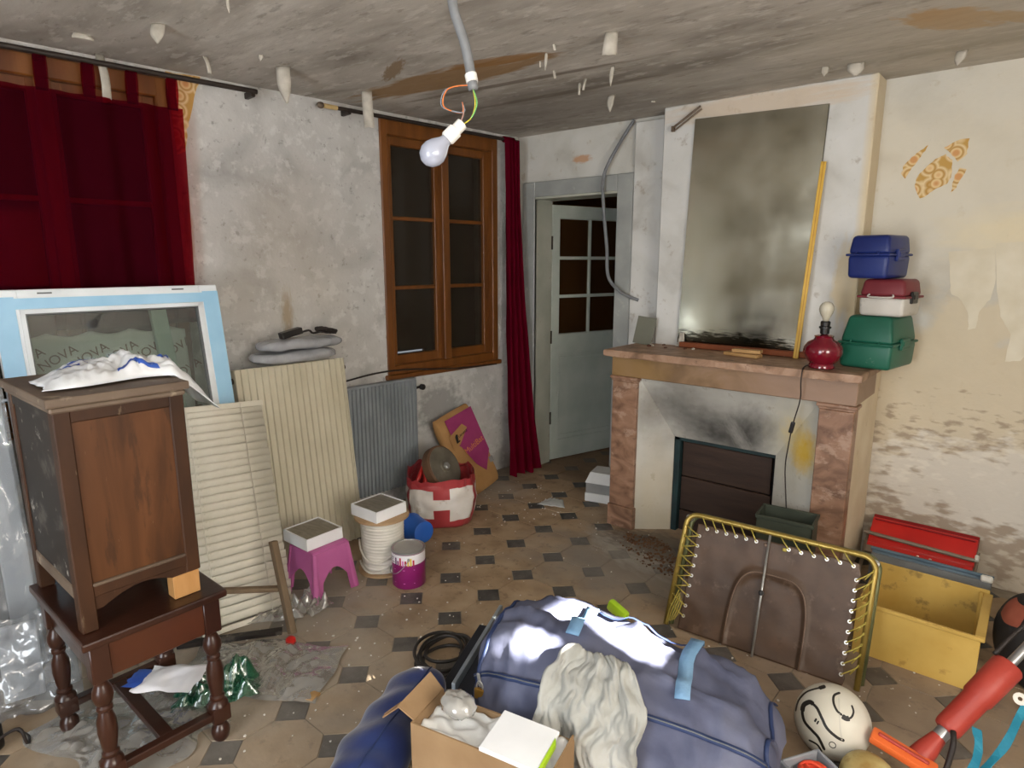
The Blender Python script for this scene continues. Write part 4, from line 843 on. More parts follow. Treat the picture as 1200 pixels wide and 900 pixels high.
# ================================================================ on the floor, left half
m_pinkp = pm('pink_plastic', [(170, 84, 140), (190, 106, 158)], scale=4, rough=0.45, speck=((190, 150, 170), 16, 0.66, 0.5))
stl = thing('step_stool', 'low pink plastic stool with arched sides carrying a white box', 'stool', (-2.595, 1.612, 0), (0, 0, rad(3)))
hs = .118; ht = .095
bm = NB(); bx(bm, 0, 0, .236, 2*ht, 2*ht*1.06, .026, None, .012, 3); obj('seat', bm, m_pinkp, stl, smooth='auto')
for k in range(4):
    R_ = Matrix.Rotation(k*PI/2, 4, 'Z'); s = 1.06 if k % 2 == 0 else 1.0
    pol = [(-hs, 0), (-hs+.035, 0), (-hs+.045, .075)] + [(-.07+.14*j/8, .09+.055*math.sin(PI*j/8)) for j in range(9)] + [(hs-.045, .075), (hs-.035, 0), (hs, 0), (ht-.004, .24), (-ht+.004, .24)]
    # side leaning inwards: local x along side, y up, tilt
    tilt = Matrix.Rotation(math.atan2(hs-ht, .24), 4, 'X')
    M_ = R_ @ Matrix.Translation((0, -hs*(1.06 if k % 2 == 0 else 1.0), 0)) @ Matrix(((1, 0, 0, 0), (0, 0, -1, 0), (0, 1, 0, 0), (0, 0, 0, 1)))
    M_ = R_ @ Matrix.Translation((0, -hs, 0)) @ Matrix.Rotation(-math.atan2(hs-ht, .24), 4, 'X') @ Matrix(((1, 0, 0, 0), (0, 0, -1, 0), (0, 1, 0, 0), (0, 0, 0, 1)))
    obj('side', prism(NB(), pol, .006, M_), m_pinkp, stl)
    c_ = R_ @ Vector((-hs+.002, -hs+.002, 0)); d_ = R_ @ Vector((-ht+.006, -ht+.006, .235))
    obj('leg', tube(NB(), [c_, d_], [.017, .015], 10), m_pinkp, stl, smooth='auto')
m_tiletop = pm('taupe_tile', [(110, 102, 90), (140, 132, 118)], scale=7, rough=0.3, distort=2.5, stretch=(1, 3, 1))
m_boxw = pm('white_carton_bright', [(226, 228, 230), (238, 240, 242)], scale=6, rough=0.5)
def tilebox(label, loc, rz, s=.2, h=.058):
    r = thing('tile_box', label, 'box', loc, (0, 0, rz), 'white boxes of taupe tiles')
    bm = NB(); bb(bm, -s/2, s/2, -s/2, s/2, 0, h-.012); 
    for a, b, c, d in ((-s/2, s/2, -s/2, -s/2+.006), (-s/2, s/2, s/2-.006, s/2), (-s/2, -s/2+.006, -s/2, s/2), (s/2-.006, s/2, -s/2, s/2)): bb(bm, a, b, c, d, h-.013, h)
    obj('carton', bm, m_boxw, r); obj('tile', bb(NB(), -s/2+.007, s/2-.007, -s/2+.007, s/2-.007, h-.013, h-.003), m_tiletop, r)
    return r
tilebox('white box of taupe tiles on the pink stool', (-2.628, 1.602, .2515), rad(1))
m_mdf = pm('fibre_board', [(160, 130, 96), (180, 150, 116)], scale=8, rough=0.8)
m_wcable = pm('white_cable', [(206, 202, 190), (222, 218, 208)], scale=10, rough=0.45)
sp = thing('cable_reel', 'reel of white cable on fibreboard flanges beside the pink stool', 'cable reel', (-2.525, 1.945, 0))
obj('bottom_flange', lathe(NB(), [(.125, 0), (.13, .002), (.13, .010), (.125, .012)], 36), m_mdf, sp, smooth='auto')
obj('top_flange', lathe(NB(), [(.138, .292), (.142, .294), (.142, .304), (.138, .306)], 36), m_mdf, sp, smooth='auto')
pr = []
for k in range(17):
    z = .014+.277*k/17; r = .112-.002*random.Random(k).random(); pr += [(r-.004, z), (r, z+.005), (r, z+.011), (r-.004, z+.0158)]
obj('wound_cable', lathe(NB(), pr, 36), m_wcable, sp, smooth=True)
def loop(a0, a1, z0, sag, rr=.12, n=14): return [(rr*math.cos(a0+(a1-a0)*k/n), rr*math.sin(a0+(a1-a0)*k/n), z0-sag*math.sin(PI*k/n)) for k in range(n+1)]
obj('loose_turn', tube(NB(), loop(rad(-130), rad(10), .17, .09), .005, 6), m_wcable, sp, smooth=True); obj('loose_turn', tube(NB(), loop(rad(-120), rad(-20), .06, .035), .005, 6), m_wcable, sp, smooth=True)
tilebox('white box of taupe tiles on the cable reel', (-2.535, 1.935, .3065), rad(2))
# paint can
m_tin = pm('tin', [(150, 150, 148), (176, 176, 172)], scale=10, rough=0.4, metal=0.6)
m_lidt = pm('tin_lid_dusty', [(150, 146, 140), (172, 168, 162)], scale=10, rough=0.5)
m_mag = pm('magenta_label', [(138, 34, 104), (158, 50, 120)], scale=7, rough=0.3, blobs=[((118, 12, 84), (0.05, 0, .09), (.04, .3, .2), (0, 0, 0), .3, 2, .4, .6)])
m_pk = pm('pink_stripe', [(204, 110, 176), (214, 130, 186)], scale=7, rough=0.35)
m_wlab = pm('label_white', [(222, 220, 222), (232, 230, 232)], scale=7, rough=0.35)
can = thing('paint_can', 'magenta and white paint can with a dusty lid and wire handle', 'paint can', (-2.305, 1.93, 0), (0, 0, rad(-40)))
RC, HC = .083, .19
obj('body', lathe(NB(), [(RC-.003, 0), (RC, .004), (RC, HC-.004), (RC-.002, HC)], 36), m_mag, can, smooth='auto')
obj('label_band', lathe(NB(), [(RC+.0006, .128), (RC+.0008, .130), (RC+.0008, HC-.012), (RC+.0006, HC-.010)], 36, cap=False), m_wlab, can, smooth=True)
obj('rim', lathe(NB(), [(RC, HC-.008), (RC+.003, HC-.005), (RC+.003, HC+.003), (RC-.004, HC+.004), (RC-.006, HC-.003)], 36), m_tin, can, smooth='auto')
obj('lid', lathe(NB(), [(RC-.006, HC-.004), (RC-.008, HC+.001), (.03, HC+.0005), (.001, HC+.001)], 36), m_lidt, can, smooth='auto')
def patch(a0, a1, z0, z1, r): return grid(NB(), lambda u, v: Vector((r*math.cos(a0+(a1-a0)*u), r*math.sin(a0+(a1-a0)*u), z0+(z1-z0)*v)), 4, 2)
m_dark = pm('dark_purple', [(70, 24, 80), (84, 30, 92)], scale=7, rough=0.35); m_ylw = pm('label_yellow', [(220, 190, 70), (230, 200, 90)], scale=7, rough=0.35); m_orr = pm('label_red', [(176, 40, 60), (190, 50, 70)], scale=7, rough=0.35)
for k, mm in enumerate((m_dark, m_mag, m_orr, m_pk, m_orr, m_ylw, m_ylw, m_orr)):
    a = rad(-50+k*9); h = random.Random(k).uniform(.0, .02); obj('label_drip', patch(a, a+rad(6), .125, .148+h, RC+.0016), mm, can)
for z, l in ((.158, 34), (.147, 30), (.136, 38)): obj('label_line', patch(rad(-92), rad(-92+l), z, z+.0045, RC+.0016), m_dark, can)
for z in (.03, .1): obj('label_line', patch(rad(-92), rad(20), z, z+.004, RC+.0014), m_pk, can)
obj('wire_handle', tube(NB(), [(.093*math.cos(a), -.0+.093*math.sin(a), HC-.03-.085*math.sin((a+PI*1.0)/1.0 if False else max(0, -math.sin(a)) * PI/2)) for a in [rad(-180+180*k/20) for k in range(21)]], .0022, 6), m_tin, can, smooth=True)
for s in (-1, 1): obj('handle_lug', lathe(NB(), [(.007, 0), (.007, .008), (.004, .01)], 10, Matrix.Translation((s*(RC), 0, HC-.03)) @ Matrix.Rotation(s*PI/2, 4, 'Y')), m_tin, can, smooth='auto')
# small blue bucket lying between reel and sack
m_blub = pm('blue_bucket', [(34, 88, 176), (46, 104, 196)], scale=4, rough=0.4)
bk = thing('blue_pot', 'small blue plastic pot lying tipped between the reel and the red sack', 'pot', M=basis((-2.62, 2.27, .078), (.3, .3, .8), (-.62, .12, -.05)))
obj('pot', lathe(NB(), [(.058, -.07), (.062, -.068), (.074, .075), (.078, .08), (.076, .086), (.07, .082), (.056, -.06)], 28), m_blub, bk, smooth='auto')
# red sack with tools
m_sred = pm('red_sack', [(150, 46, 52), (176, 70, 72)], scale=7, rough=0.28, coat=0.35, bump=0.4, bscale=16, speck=((214, 150, 150), 22, 0.66, 0.5))
m_swht = pm('sack_white_panel', [(204, 196, 186), (222, 218, 212)], scale=8, rough=0.35, bump=0.3, bscale=18, speck=((150, 120, 84), 9, 0.6, 0.6))
sk = thing('red_sack', 'open red plastic sack with white label panels holding tools', 'sack', (-2.79, 2.62, 0), (0, 0, rad(47)))
def skf(u, v, off=0):
    th = 2*PI*u; s = lambda t, e: math.copysign(abs(t)**e, t); R = .185+.025*math.sin(v*PI*.9)+.01*v
    p = Vector((R*s(math.cos(th), .62), R*s(math.sin(th), .62), .30*v + (v > .95)*.03*noise.noise(Vector((math.cos(th)*3, math.sin(th)*3, 1)))))
    n_ = Vector((math.cos(th), math.sin(th), 0)); d = .014*noise.noise(Vector((math.cos(th)*4, math.sin(th)*4, v*6)))
    return p + n_*(d+off)
obj('sack_wall', grid(NB(), skf, 72, 24, wrapu=True), m_sred, sk, smooth=True, solid=.003)
obj('sack_base', lathe(NB(), [(.17, .003), (.175, .006), (.0, .008)][::-1] if False else [(.001, .006), (.17, .006)], 24, cap=False), m_sred, sk)
obj('turned_rim', grid(NB(), lambda u, v: skf(u, .97, .006)+Vector((0, 0, .012-.05*v)) , 72, 3, wrapu=True), m_sred, sk, smooth=True)
for (a0, a1, z0, z1) in ((.60, .735, .22, .82), (.765, .90, .15, .85), (.93, 1.05, .25, .8), (.45, .57, .25, .8)):
    obj('label_panel', grid(NB(), lambda u, v: skf(a0+(a1-a0)*u, z0+(z1-z0)*v+.03*math.sin(u*3), .0045), 14, 12), m_swht, sk, smooth=True)
obj('label_panel', grid(NB(), lambda u, v: skf(.735+.03*u, .42+.22*v, .0048), 6, 6), m_swht, sk, smooth=True)
m_disc = pm('dusty_metal', [(96, 90, 78), (128, 122, 108)], scale=10, rough=0.55, metal=0.3, speck=((84, 62, 44), 14, 0.6, 0.6))
m_wedge = pm('brown_case', [(86, 62, 44), (108, 80, 58)], scale=8, rough=0.7)
sd = thing('disc_grinder', 'dusty round metal grinding disc tool sticking out of the red sack', 'grinder', M=basis((-2.76, 2.63, .335), (1, .4, -.2), (.66, .12, .40)) @ Matrix.Scale(1.25, 4))
obj('guard', lathe(NB(), [(.02, -.05), (.11, -.05), (.115, -.045), (.115, -.005), (.108, 0)], 32), m_wedge, sd, smooth='auto')
obj('disc', lathe(NB(), [(.001, .008), (.03, .008), (.034, .002), (.104, .002), (.106, -.004), (.1, -.008)], 32), m_disc, sd, smooth='auto')
obj('hub_nut', lathe(NB(), [(.018, .006), (.018, .018), (.014, .021), (.001, .021)], 6), m_tin, sd)
m_redh = pm('red_handle', [(176, 24, 20), (200, 40, 30)], scale=8, rough=0.35)
pl_ = thing('pliers', 'red handled pliers poking out of the red sack', 'pliers', (-2.845, 2.50, .05))
obj('handle', tube(NB(), spline([(.06, -.03, .17), (.045, 0, .24), (.0, .03, .30)], 4), .013, 10), m_redh, pl_, smooth=True); obj('handle', tube(NB(), spline([(.0, -.05, .17), (.0, -.01, .24), (-.01, .035, .295)], 4), .012, 10), m_redh, pl_, smooth=True)
obj('jaw', tube(NB(), [(-.005, .03, .29), (-.045, .075, .345)], [.014, .010], 8), m_tin, pl_, smooth=True)
cbx = tag(obj('carton_flap', bx(NB(), 0, 0, .13, .005, .16, .24, (0, rad(8), 0)), m_mdf), 'brown cardboard piece standing inside the red sack', 'cardboard'); cbx.location = (-2.86, 2.62, .012); cbx.rotation_euler = (0, 0, rad(30))
# cement bag
m_kraft = pm('kraft_paper', [(154, 114, 68), (176, 136, 86)], scale=6, rough=0.75, bump=0.2, bscale=18)
m_magp = pm('magenta_print', [(136, 42, 92), (156, 58, 106)], scale=6, rough=0.6)
m_org = pm('orange_print', [(196, 120, 70), (206, 132, 80)], scale=6, rough=0.6); m_blk = pm('black_print', [(24, 20, 18), (30, 26, 24)], scale=6, rough=0.6)
zb = (wl(.085, 2.995, .575)-wl(.265, 3.15, .004))
cbag = thing('mortar_bag', 'magenta and brown paper bag of mortar leaning in the corner', 'paper bag', M=basis(wl(.265, 3.15, .012), DLV, zb))
def cbf(u, v, w=.34, h=.60, t=.085):
    a = 2*PI*u; s = lambda q, e: math.copysign(abs(q)**e, q)
    e = (1-abs(2*v-1)**7)**.5 if 0 < v < 1 else .0
    return Vector((w/2*(.96+.04*e)*s(math.cos(a), .35), t/2*(.25+.75*e)*s(math.sin(a), .6), h*v)) + noise.noise_vector(Vector((math.cos(a)*2, math.sin(a)*2, v*4)))*.006
bm = grid(NB(), cbf, 48, 26, wrapu=True); bmesh.ops.holes_fill(bm, edges=[e for e in bm.edges if e.is_boundary]); obj('bag', bm, m_kraft, cbag, smooth='auto')
FZ = Matrix(((1, 0, 0, 0), (0, 0, -1, -.05), (0, 1, 0, 0), (0, 0, 0, 1)))
def pr_(poly, mm, nm='print', k=0):
    return obj(nm, prism(NB(), poly, .0015+k*.0006, Matrix(((1, 0, 0, 0), (0, 0, -1, -.0505), (0, 1, 0, 0), (0, 0, 0, 1)))), mm, cbag)
pr_([(-.105, .575), (.155, .575), (.155, .24), (.06, .12), (.0, .2), (-.06, .36), (-.10, .40)], m_magp)
pr_([(-.13, .36), (-.13, .46), (.02, .50), (.05, .46), (-.06, .38)], m_kraft, 'print', 1)
pr_([(-.085, .395), (-.065, .40), (-.05, .45), (-.065, .455), (-.08, .44)], m_blk, 'print', 2); pr_([(-.05, .41), (-.085, .395), (-.05, .40)], m_blk, 'print', 2)
pr_([(.12, .15), (.155, .15), (.155, .19), (.12, .19)], m_gbox, 'print', 2)
text('print_name', 'LAFARGE', .022, m_blk, cbag, Matrix.Translation((-.005, -.0545, .437)) @ Matrix.Rotation(PI/2, 4, 'X') @ Matrix.Rotation(rad(8), 4, 'Z'))
text('print_name', 'MultiBat', .058, m_org, cbag, Matrix.Translation((.045, -.0545, .325)) @ Matrix.Rotation(PI/2, 4, 'X') @ Matrix.Rotation(rad(8), 4, 'Z'))
# paper scrap, tile chip
m_paper = pm('pale_scrap', [(176, 180, 178), (196, 198, 196)], scale=9, rough=0.5)
o = tag(obj('plastic_scrap', grid(NB(), lambda u, v: Vector(((u-.5)*.19*(1-.5*v), (v-.5)*.13, .004+.016*abs(noise.noise(Vector((u*4, v*4, 1)))))), 14, 10), m_paper, smooth=True, solid=.002), 'crumpled pale plastic scrap on the tiles by the door', 'plastic scrap'); o.location = (-2.37, 3.25, .002); o.rotation_euler = (0, 0, rad(20))
o = tag(obj('wood_chip', prism(NB(), [(-.04, -.02), (.03, -.03), (.045, .015), (.0, .03), (-.035, .02)], .008), m_ply), 'small brown wood chip lying on the tiles', 'wood chip'); o.location = (-1.935, 1.112, .001); o.rotation_euler = (0, 0, rad(35))
# wooden prop with a crossbar, a plank on the floor and a red cap
m_oldw = pm('weathered_wood', [(92, 76, 58), (126, 106, 82)], scale=6, rough=0.8, stretch=(2, 2, .5))
fr = thing('wooden_prop', 'weathered wooden prop with a crossbar standing in front of the blind', 'wooden frame', (-2.33, 1.29, 0))
obj('upright', bar(NB(), (0.0, 0, .012), (-.125, .01, .40), .028, .04, .003), m_oldw, fr)
obj('crossbar', bar(NB(), (-.09, .005, .19), (-.24, -.21, .215), .03, .02, .003), m_oldw, fr)
o = tag(obj('floor_plank', bar(NB(), (-2.62, .93, .014), (-2.38, 1.27, .014), .035, .02, .002), m_walnut_d), 'dark narrow plank on the floor along the foot of the blind', 'plank')
o = tag(obj('bottle_cap', lathe(NB(), [(.02, 0), (.022, .004), (.02, .022), (.012, .03), (.001, .032)], 18), m_redh, smooth='auto'), 'small round red cap on the floor at the foot of the wooden prop', 'cap'); o.location = (-2.285, 1.255, .001)
# bubble wrap and plastic sheets on the floor
m_bub = see_through('bubble_wrap', (226, 226, 222), 0.55, (186, 182, 174), 0.12, 1.8)
m_clearp = see_through('clear_plastic', (232, 234, 236), 0.5, (180, 184, 188), 0.1, 2.4)
m_greenp = see_through('green_plastic_bag', (60, 140, 100), 0.35, (26, 92, 62), 0.2, 1.6)
def sheet(name, label, cat, loc, rz, sx, sy, hgt, m, seed, sc=5, nu=60, nv=40, shape=1.0):
    def f(u, v):
        x = (u-.5)*sx; y = (v-.5)*sy
        e = min(1, 6*min(u, 1-u, v, 1-v)+.15)
        n = abs(noise.noise(Vector((x*sc+seed, y*sc, 0)))) + .5*abs(noise.noise(Vector((x*sc*2.3, y*sc*2.3, seed)))) + .25*abs(noise.noise(Vector((x*sc*5, y*sc*5, seed))))
        k = 1+.25*noise.noise(Vector((u*3+seed, v*3, 5)))
        return Vector((x*k, y*k, .004+hgt*n*e))
    o = tag(obj(name, grid(NB(), f, nu, nv), m, smooth=True), label, cat); o.location = loc; o.rotation_euler = (0, 0, rz); return o
sheet('bubble_wrap', 'crumpled clear bubble wrap spread on the floor beside the table', 'bubble wrap', (-2.22, 1.08, .002), rad(35), .60, .36, .035, m_bub, 1, 9)
sheet('bubble_wrap', 'clear bubble wrap lying on the floor under the mahogany table', 'bubble wrap', (-2.26, .62, .002), rad(10), .56, .40, .032, m_bub, 4, 10)
sheet('plastic_sheet', 'crumpled plastic heap on the floor against the blind', 'plastic sheet', (-2.53, 1.33, .002), rad(50), .24, .12, .06, m_bub, 8, 9)
sheet('plastic_wrap', 'small scrunched clear wrap at the foot of the pink stool', 'plastic wrap', (-2.47, 1.475, .002), rad(10), .15, .13, .10, m_bub, 12, 14, 30, 26)
sheet('green_bag', 'crumpled translucent green bag on the floor behind the table leg', 'plastic bag', (-2.20, .90, .002), rad(60), .30, .14, .12, m_greenp, 15, 9, 44, 30)
o = sheet('paper_sheet', 'folded white printed paper with blue edge lying under the table', 'paper', (-2.25, .765, .118), rad(35), .22, .14, .03, m_wlab, 20, 4, 24, 16); o.rotation_euler = (rad(3), rad(-3), rad(35))
o = sheet('blue_card', 'dark blue card lying under the white paper below the table', 'card', (-2.29, .73, .1135), rad(35), .2, .1, .012, m_bagb, 22, 4, 14, 10)
# clear plastic wrapped boards at the left edge
m_wrapclear = see_through('wrap_clear', (226, 230, 234), 0.60, (160, 164, 168), 0.14, 1.0)
def drape(u, v):
    z = .34*v; d = .10*(1-v)**1.5+.05*noise.noise(Vector((u*5, v*4, 2)))+.03*abs(noise.noise(Vector((u*11, v*9, 5))))
    return Vector((d, (u-.5)*.42, .004+z*(1+.1*noise.noise(Vector((u*4, 0, 9))))))
wp = thing('wrapped_bundle', 'clear plastic wrapped bundle standing on the floor beside the table', 'wrapped bundle', wl(.66, .46, 0), (0, 0, -AL-.2))
obj('plastic', grid(NB(), drape, 46, 46), m_wrapclear, wp, smooth=True)
obj('board', bx(NB(), -.02, .03, .15, .02, .12, .28, (0, rad(-8), 0), .003), m_boxw, wp); obj('board', bx(NB(), -.03, .16, .15, .02, .07, .28, (0, rad(-12), rad(8)), .003), m_gask, wp); obj('board', bx(NB(), -.03, -.12, .15, .02, .1, .28, (0, rad(-10), rad(-8)), .003), m_gbox, wp)
bm = NB(); bx(bm, 0, 0, .06, .10, .05, .10, None, .02, 3)
o = thing('black_charger', 'black plastic device with a cable on the floor by the wrapped bundle', 'device', (-2.50, .28, 0), (0, 0, rad(30)))
obj('body', bm, m_bake, o, smooth='auto'); obj('cable', tube(NB(), spline([(.05, 0, .06), (.11, .02, .09), (.12, .03, .03), (.07, .08, .006), (0, .1, .006)], 5), .005, 6), m_cord, o, smooth=True)
# ================================================================ on the floor, right half
m_gold = pm('gold_tube', [(140, 118, 56), (174, 150, 80)], scale=10, rough=0.35, metal=0.55)
m_brownv = pm('brown_vinyl', [(62, 45, 32), (86, 65, 49)], scale=7, rough=0.5, bump=0.15, bscale=20, speck=((120, 100, 84), 12, 0.58, 0.4), speck2=((44, 30, 22), 18, 0.6, 0.4))
m_brownp = pm('brown_piping', [(92, 70, 54), (116, 94, 78)], scale=9, rough=0.5)
m_elastic = pm('yellow_elastic', [(146, 130, 50), (170, 154, 74)], scale=12, rough=0.6)
m_eye = pm('eyelet_metal', [(190, 186, 176), (210, 206, 198)], scale=12, rough=0.3, metal=0.6)
m_olive = pm('olive_tube', [(96, 100, 66), (122, 124, 86)], scale=10, rough=0.4, metal=0.3)
cw, chh = .755, .50
cot = thing('folded_cot', 'folded camp bed with brown vinyl laced in a gold tube frame, standing on edge', 'camp bed', M=basis((-1.125, 2.40, .012), (.75, .08, 0), (-.012, .205, .46)))
def ushape(x0, x1, zt, r=.05, n=6):
    p = [(x0, 0, 0), (x0, 0, zt-r)]
    p += [(x0+r-r*math.cos(PI/2*k/n), 0, zt-r+r*math.sin(PI/2*k/n)) for k in range(1, n+1)]
    p += [(x1-r+r*math.sin(PI/2*k/n), 0, zt-r+r*math.cos(PI/2*k/n)) for k in range(0, n+1)]
    p += [(x1, 0, 0)]; return p
obj('frame_tube', tube(NB(), ushape(0, cw, chh), .0115, 10), m_gold, cot, smooth=True)
obj('rear_tube', tube(NB(), [(x, .045, z) for x, y, z in ushape(.01, cw+.01, chh+.004)], .0115, 10), m_olive, cot, smooth=True)
def vin(u, v):
    x = .055+(cw-.105)*u+.006*math.sin(v*30)*(u > .97); z = .0+(chh-.035)*v
    arch = 0
    xx = (x-.40)/.15; zz_ = z/.32
    rr_ = (abs(xx)**4+max(z/.33, 0)**4)**(1/4)
    arch = -.010*math.exp(-((rr_-1)/.05)**2)
    return Vector((x, -.004+arch+.012*math.sin(u*PI)*math.sin(v*PI)+.004*noise.noise(Vector((u*9, v*7, 0))), z))
obj('vinyl_panel', grid(NB(), vin, 90, 60), m_brownv, cot, smooth=True, solid=.006)
def archpt(k):
    a = PI*k/40; s = lambda q, e: math.copysign(abs(q)**e, q)
    return Vector((.40-.15*s(math.cos(a), .5), -.017, .33*s(math.sin(a), .5)))
obj('embossed_arch', tube(NB(), [archpt(k) for k in range(41)], .003, 6), m_brownp, cot, smooth=True)
obj('tension_rod', tube(NB(), [(.375, -.018, -.008), (.36, -.018, chh-.01)], .005, 8), m_tin, cot, smooth=True)
obj('rod_joint', lathe(NB(), [(.011, 0), (.011, .012), (.006, .014)], 12, Matrix.Translation((.368, -.02, chh*.5)) @ Matrix.Rotation(PI/2, 4, 'X')), m_bake, cot, smooth='auto')
def lacing(p, q):
    p, q = Vector(p), Vector(q)
    e = obj('eyelet', lathe(NB(), [(.0035, 0), (.0075, 0), (.0075, .003), (.0035, .003), (.0035, 0)], 12, Matrix.Translation(p) @ Matrix.Rotation(PI/2, 4, 'X'), cap=False), m_eye, cot, smooth='auto')
    obj('elastic_loop', tube(NB(), [p+Vector((0, -.003, 0)), (p+q)/2+Vector((0, -.006, 0)), q+Vector((0, -.012, .004))], .0028, 6), m_elastic, cot, smooth=True)
    return e
for k in range(6): lacing((.10+.042*k, -.012, chh-.05), (.07+.042*k, 0, chh-.008))
for k in range(6): lacing((.44+.048*k, -.012, chh-.05), (.40+.048*k, 0, chh-.008))
for k in range(9):
    z = .06+.044*k; lacing((.072, -.012, z), (.004, 0, z+.03)); 
    if k > 2: obj('elastic_loop', tube(NB(), [(.07, -.014, z), (.004, -.012, z-.02)], .0028, 6), m_elastic, cot, smooth=True)
for k in range(10):
    z = .04+.04*k; lacing((cw-.058, -.012, z), (cw-.004, 0, z+.045)); obj('elastic_loop', tube(NB(), [(cw-.03, -.01, z+.01), (cw-.004, -.012, z+.055)], .0028, 6), m_elastic, cot, smooth=True)
for k in range(5): obj('elastic_strand', tube(NB(), spline([(.03+.006*k, -.01, .16-.01*k), (.012+.01*k, -.02, .08), (.004+.009*k, -.016-.004*k, .01+.006*k)], 4), .0026, 6), m_elastic, cot, smooth=True)
for x, c_ in ((.33, m_brownp), (.405, m_elastic)): obj('lace_stub', bx(NB(), x+.02, -.012, chh-.055, .018, .008, .014, None, .003), c_, cot)
bm = NB()
for x in (.17, .25, .55, .64): bx(bm, x, .022, chh+.004, .05, .034, .018, None, .004)
for j, x in enumerate((.17, .25, .55, .64)): obj('clip', bx(NB(), x, .022, chh+.004, .045, .05, .016, None, .004), m_olive if j % 2 else m_brownp, cot)
for s in (0.006, cw-.006): obj('pivot', lathe(NB(), [(.016, -.012), (.016, .02), (.01, .024)], 12, Matrix.Translation((s, .03, chh-.02)) @ Matrix.Rotation(PI/2, 4, 'X')), m_tin, cot, smooth='auto')
# yellow crate
m_yc = pm('yellow_crate', [(188, 152, 72), (206, 172, 92)], scale=5, rough=0.55, bump=0.08, speck=((150, 116, 54), 12, 0.62, 0.6))
m_yci = pm('yellow_crate_inside', [(180, 146, 68), (202, 170, 92)], scale=5, rough=0.6, speck=((104, 84, 50), 10, 0.55, 0.6))
cr8 = thing('yellow_crate', 'open yellow metal drawer crate standing empty by the wall', 'crate', (-.40, 2.745, 0), (0, 0, rad(0)))
cwid, cdep, chei = .365, .40, .225
obj('front_wall', bb(NB(), -.05, cwid-.05+.05, -.006, 0, 0, chei, .002), m_yc, cr8)
obj('back_wall', bb(NB(), -.05, cwid, cdep, cdep+.006, 0, chei+.02, .002), m_yci, cr8)
obj('side_wall', bb(NB(), -.05, -.044, 0, cdep, 0, chei, .002), m_yci, cr8); obj('side_wall', bb(NB(), cwid-.02, cwid-.014, 0, cdep, 0, chei+.004, .002), m_yci, cr8)
obj('base', bb(NB(), -.05, cwid-.014, 0, cdep, 0, .006), m_yci, cr8)
bm = NB(); bb(bm, -.05, cwid+.012, -.012, .002, chei-.012, chei+.004, .003); obj('front_lip', bm, m_yc, cr8)
obj('corner_flange', bb(NB(), cwid-.02, cwid+.012, -.004, cdep, chei-.004, chei+.006, .002), m_yc, cr8)
obj('corner_flange', bb(NB(), cwid-.035, cwid-.02, cdep-.014, cdep-.004, .02, chei+.01, .003), m_yc, cr8)
# folded red seat and blue-grey folding table behind the crate
m_rp = pm('red_panel', [(178, 26, 24), (204, 42, 36)], scale=5, rough=0.35, coat=0.2)
m_rpd = pm('dark_red_panel', [(126, 16, 20), (148, 24, 28)], scale=5, rough=0.4)
m_taupe = pm('taupe_tube', [(112, 98, 84), (132, 118, 102)], scale=8, rough=0.45, metal=0.2)
m_bg = pm('blue_grey_panel', [(78, 98, 112), (98, 118, 132)], scale=6, rough=0.5)
m_cap = pm('cap_white', [(206, 202, 190), (220, 216, 206)], scale=6, rough=0.5)
rs = thing('folding_chair', 'bright red folding chair with taupe tubes leaning on the wall', 'folding chair', M=basis((-.345, 3.44, .005), (.52, .012, .01), (0, .27, .27)))
bm = NB(); bx(bm, 0, .02, .285, .46, .018, .15, None, .02, 3); obj('lower_panel', bm, m_rp, rs, smooth='auto')
bm = NB(); bx(bm, 0, .045, .33, .465, .012, .12, None, .02, 3); obj('rear_panel', bm, m_rpd, rs, smooth='auto')
obj('trim_bead', bx(NB(), 0, .008, .345, .44, .01, .008, None, .003), m_rpd, rs)
obj('front_tube', tube(NB(), [(-.25, -.005, .255), (.23, -.005, .24)], .0105, 8), m_taupe, rs, smooth='auto'); obj('lower_rail', bx(NB(), 0, .0, .165, .46, .02, .04, None, .004), m_taupe, rs)
obj('red_strip', bx(NB(), 0, .006, .197, .455, .014, .022, None, .003), m_rp, rs)
for s in (-1, 1): obj('leg_tube', tube(NB(), [(s*.235, .03, 0), (s*.235, .03, .30)], .009, 8), m_taupe, rs, smooth='auto')
obj('end_cap', bx(NB(), .236, .0, .255, .018, .024, .03, None, .004), m_cap, rs)
bt = thing('folding_table', 'blue grey folded table top with a white corner cap behind the yellow crate', 'folding table', M=basis((-.27, 3.235, .012), (.5, .01, 0), (0, .10, .27)))
obj('table_leaf', bx(NB(), 0, .03, .125, .47, .02, .235, None, .004), m_bg, bt); obj('table_leaf', bx(NB(), 0, .0, .11, .47, .018, .21, None, .004), m_gask, bt)
obj('edge_tube', tube(NB(), [(-.24, .012, .235), (.24, .012, .235)], .008, 8), m_bg, bt, smooth='auto'); obj('corner_cap', bx(NB(), .215, -.005, .225, .045, .03, .03, None, .006), m_cap, bt)
for x in (-.05, .0): obj('rivet', lathe(NB(), [(.006, 0), (.005, .004), (.001, .005)], 10, Matrix.Translation((x, .02, .246))), m_cap, bt)
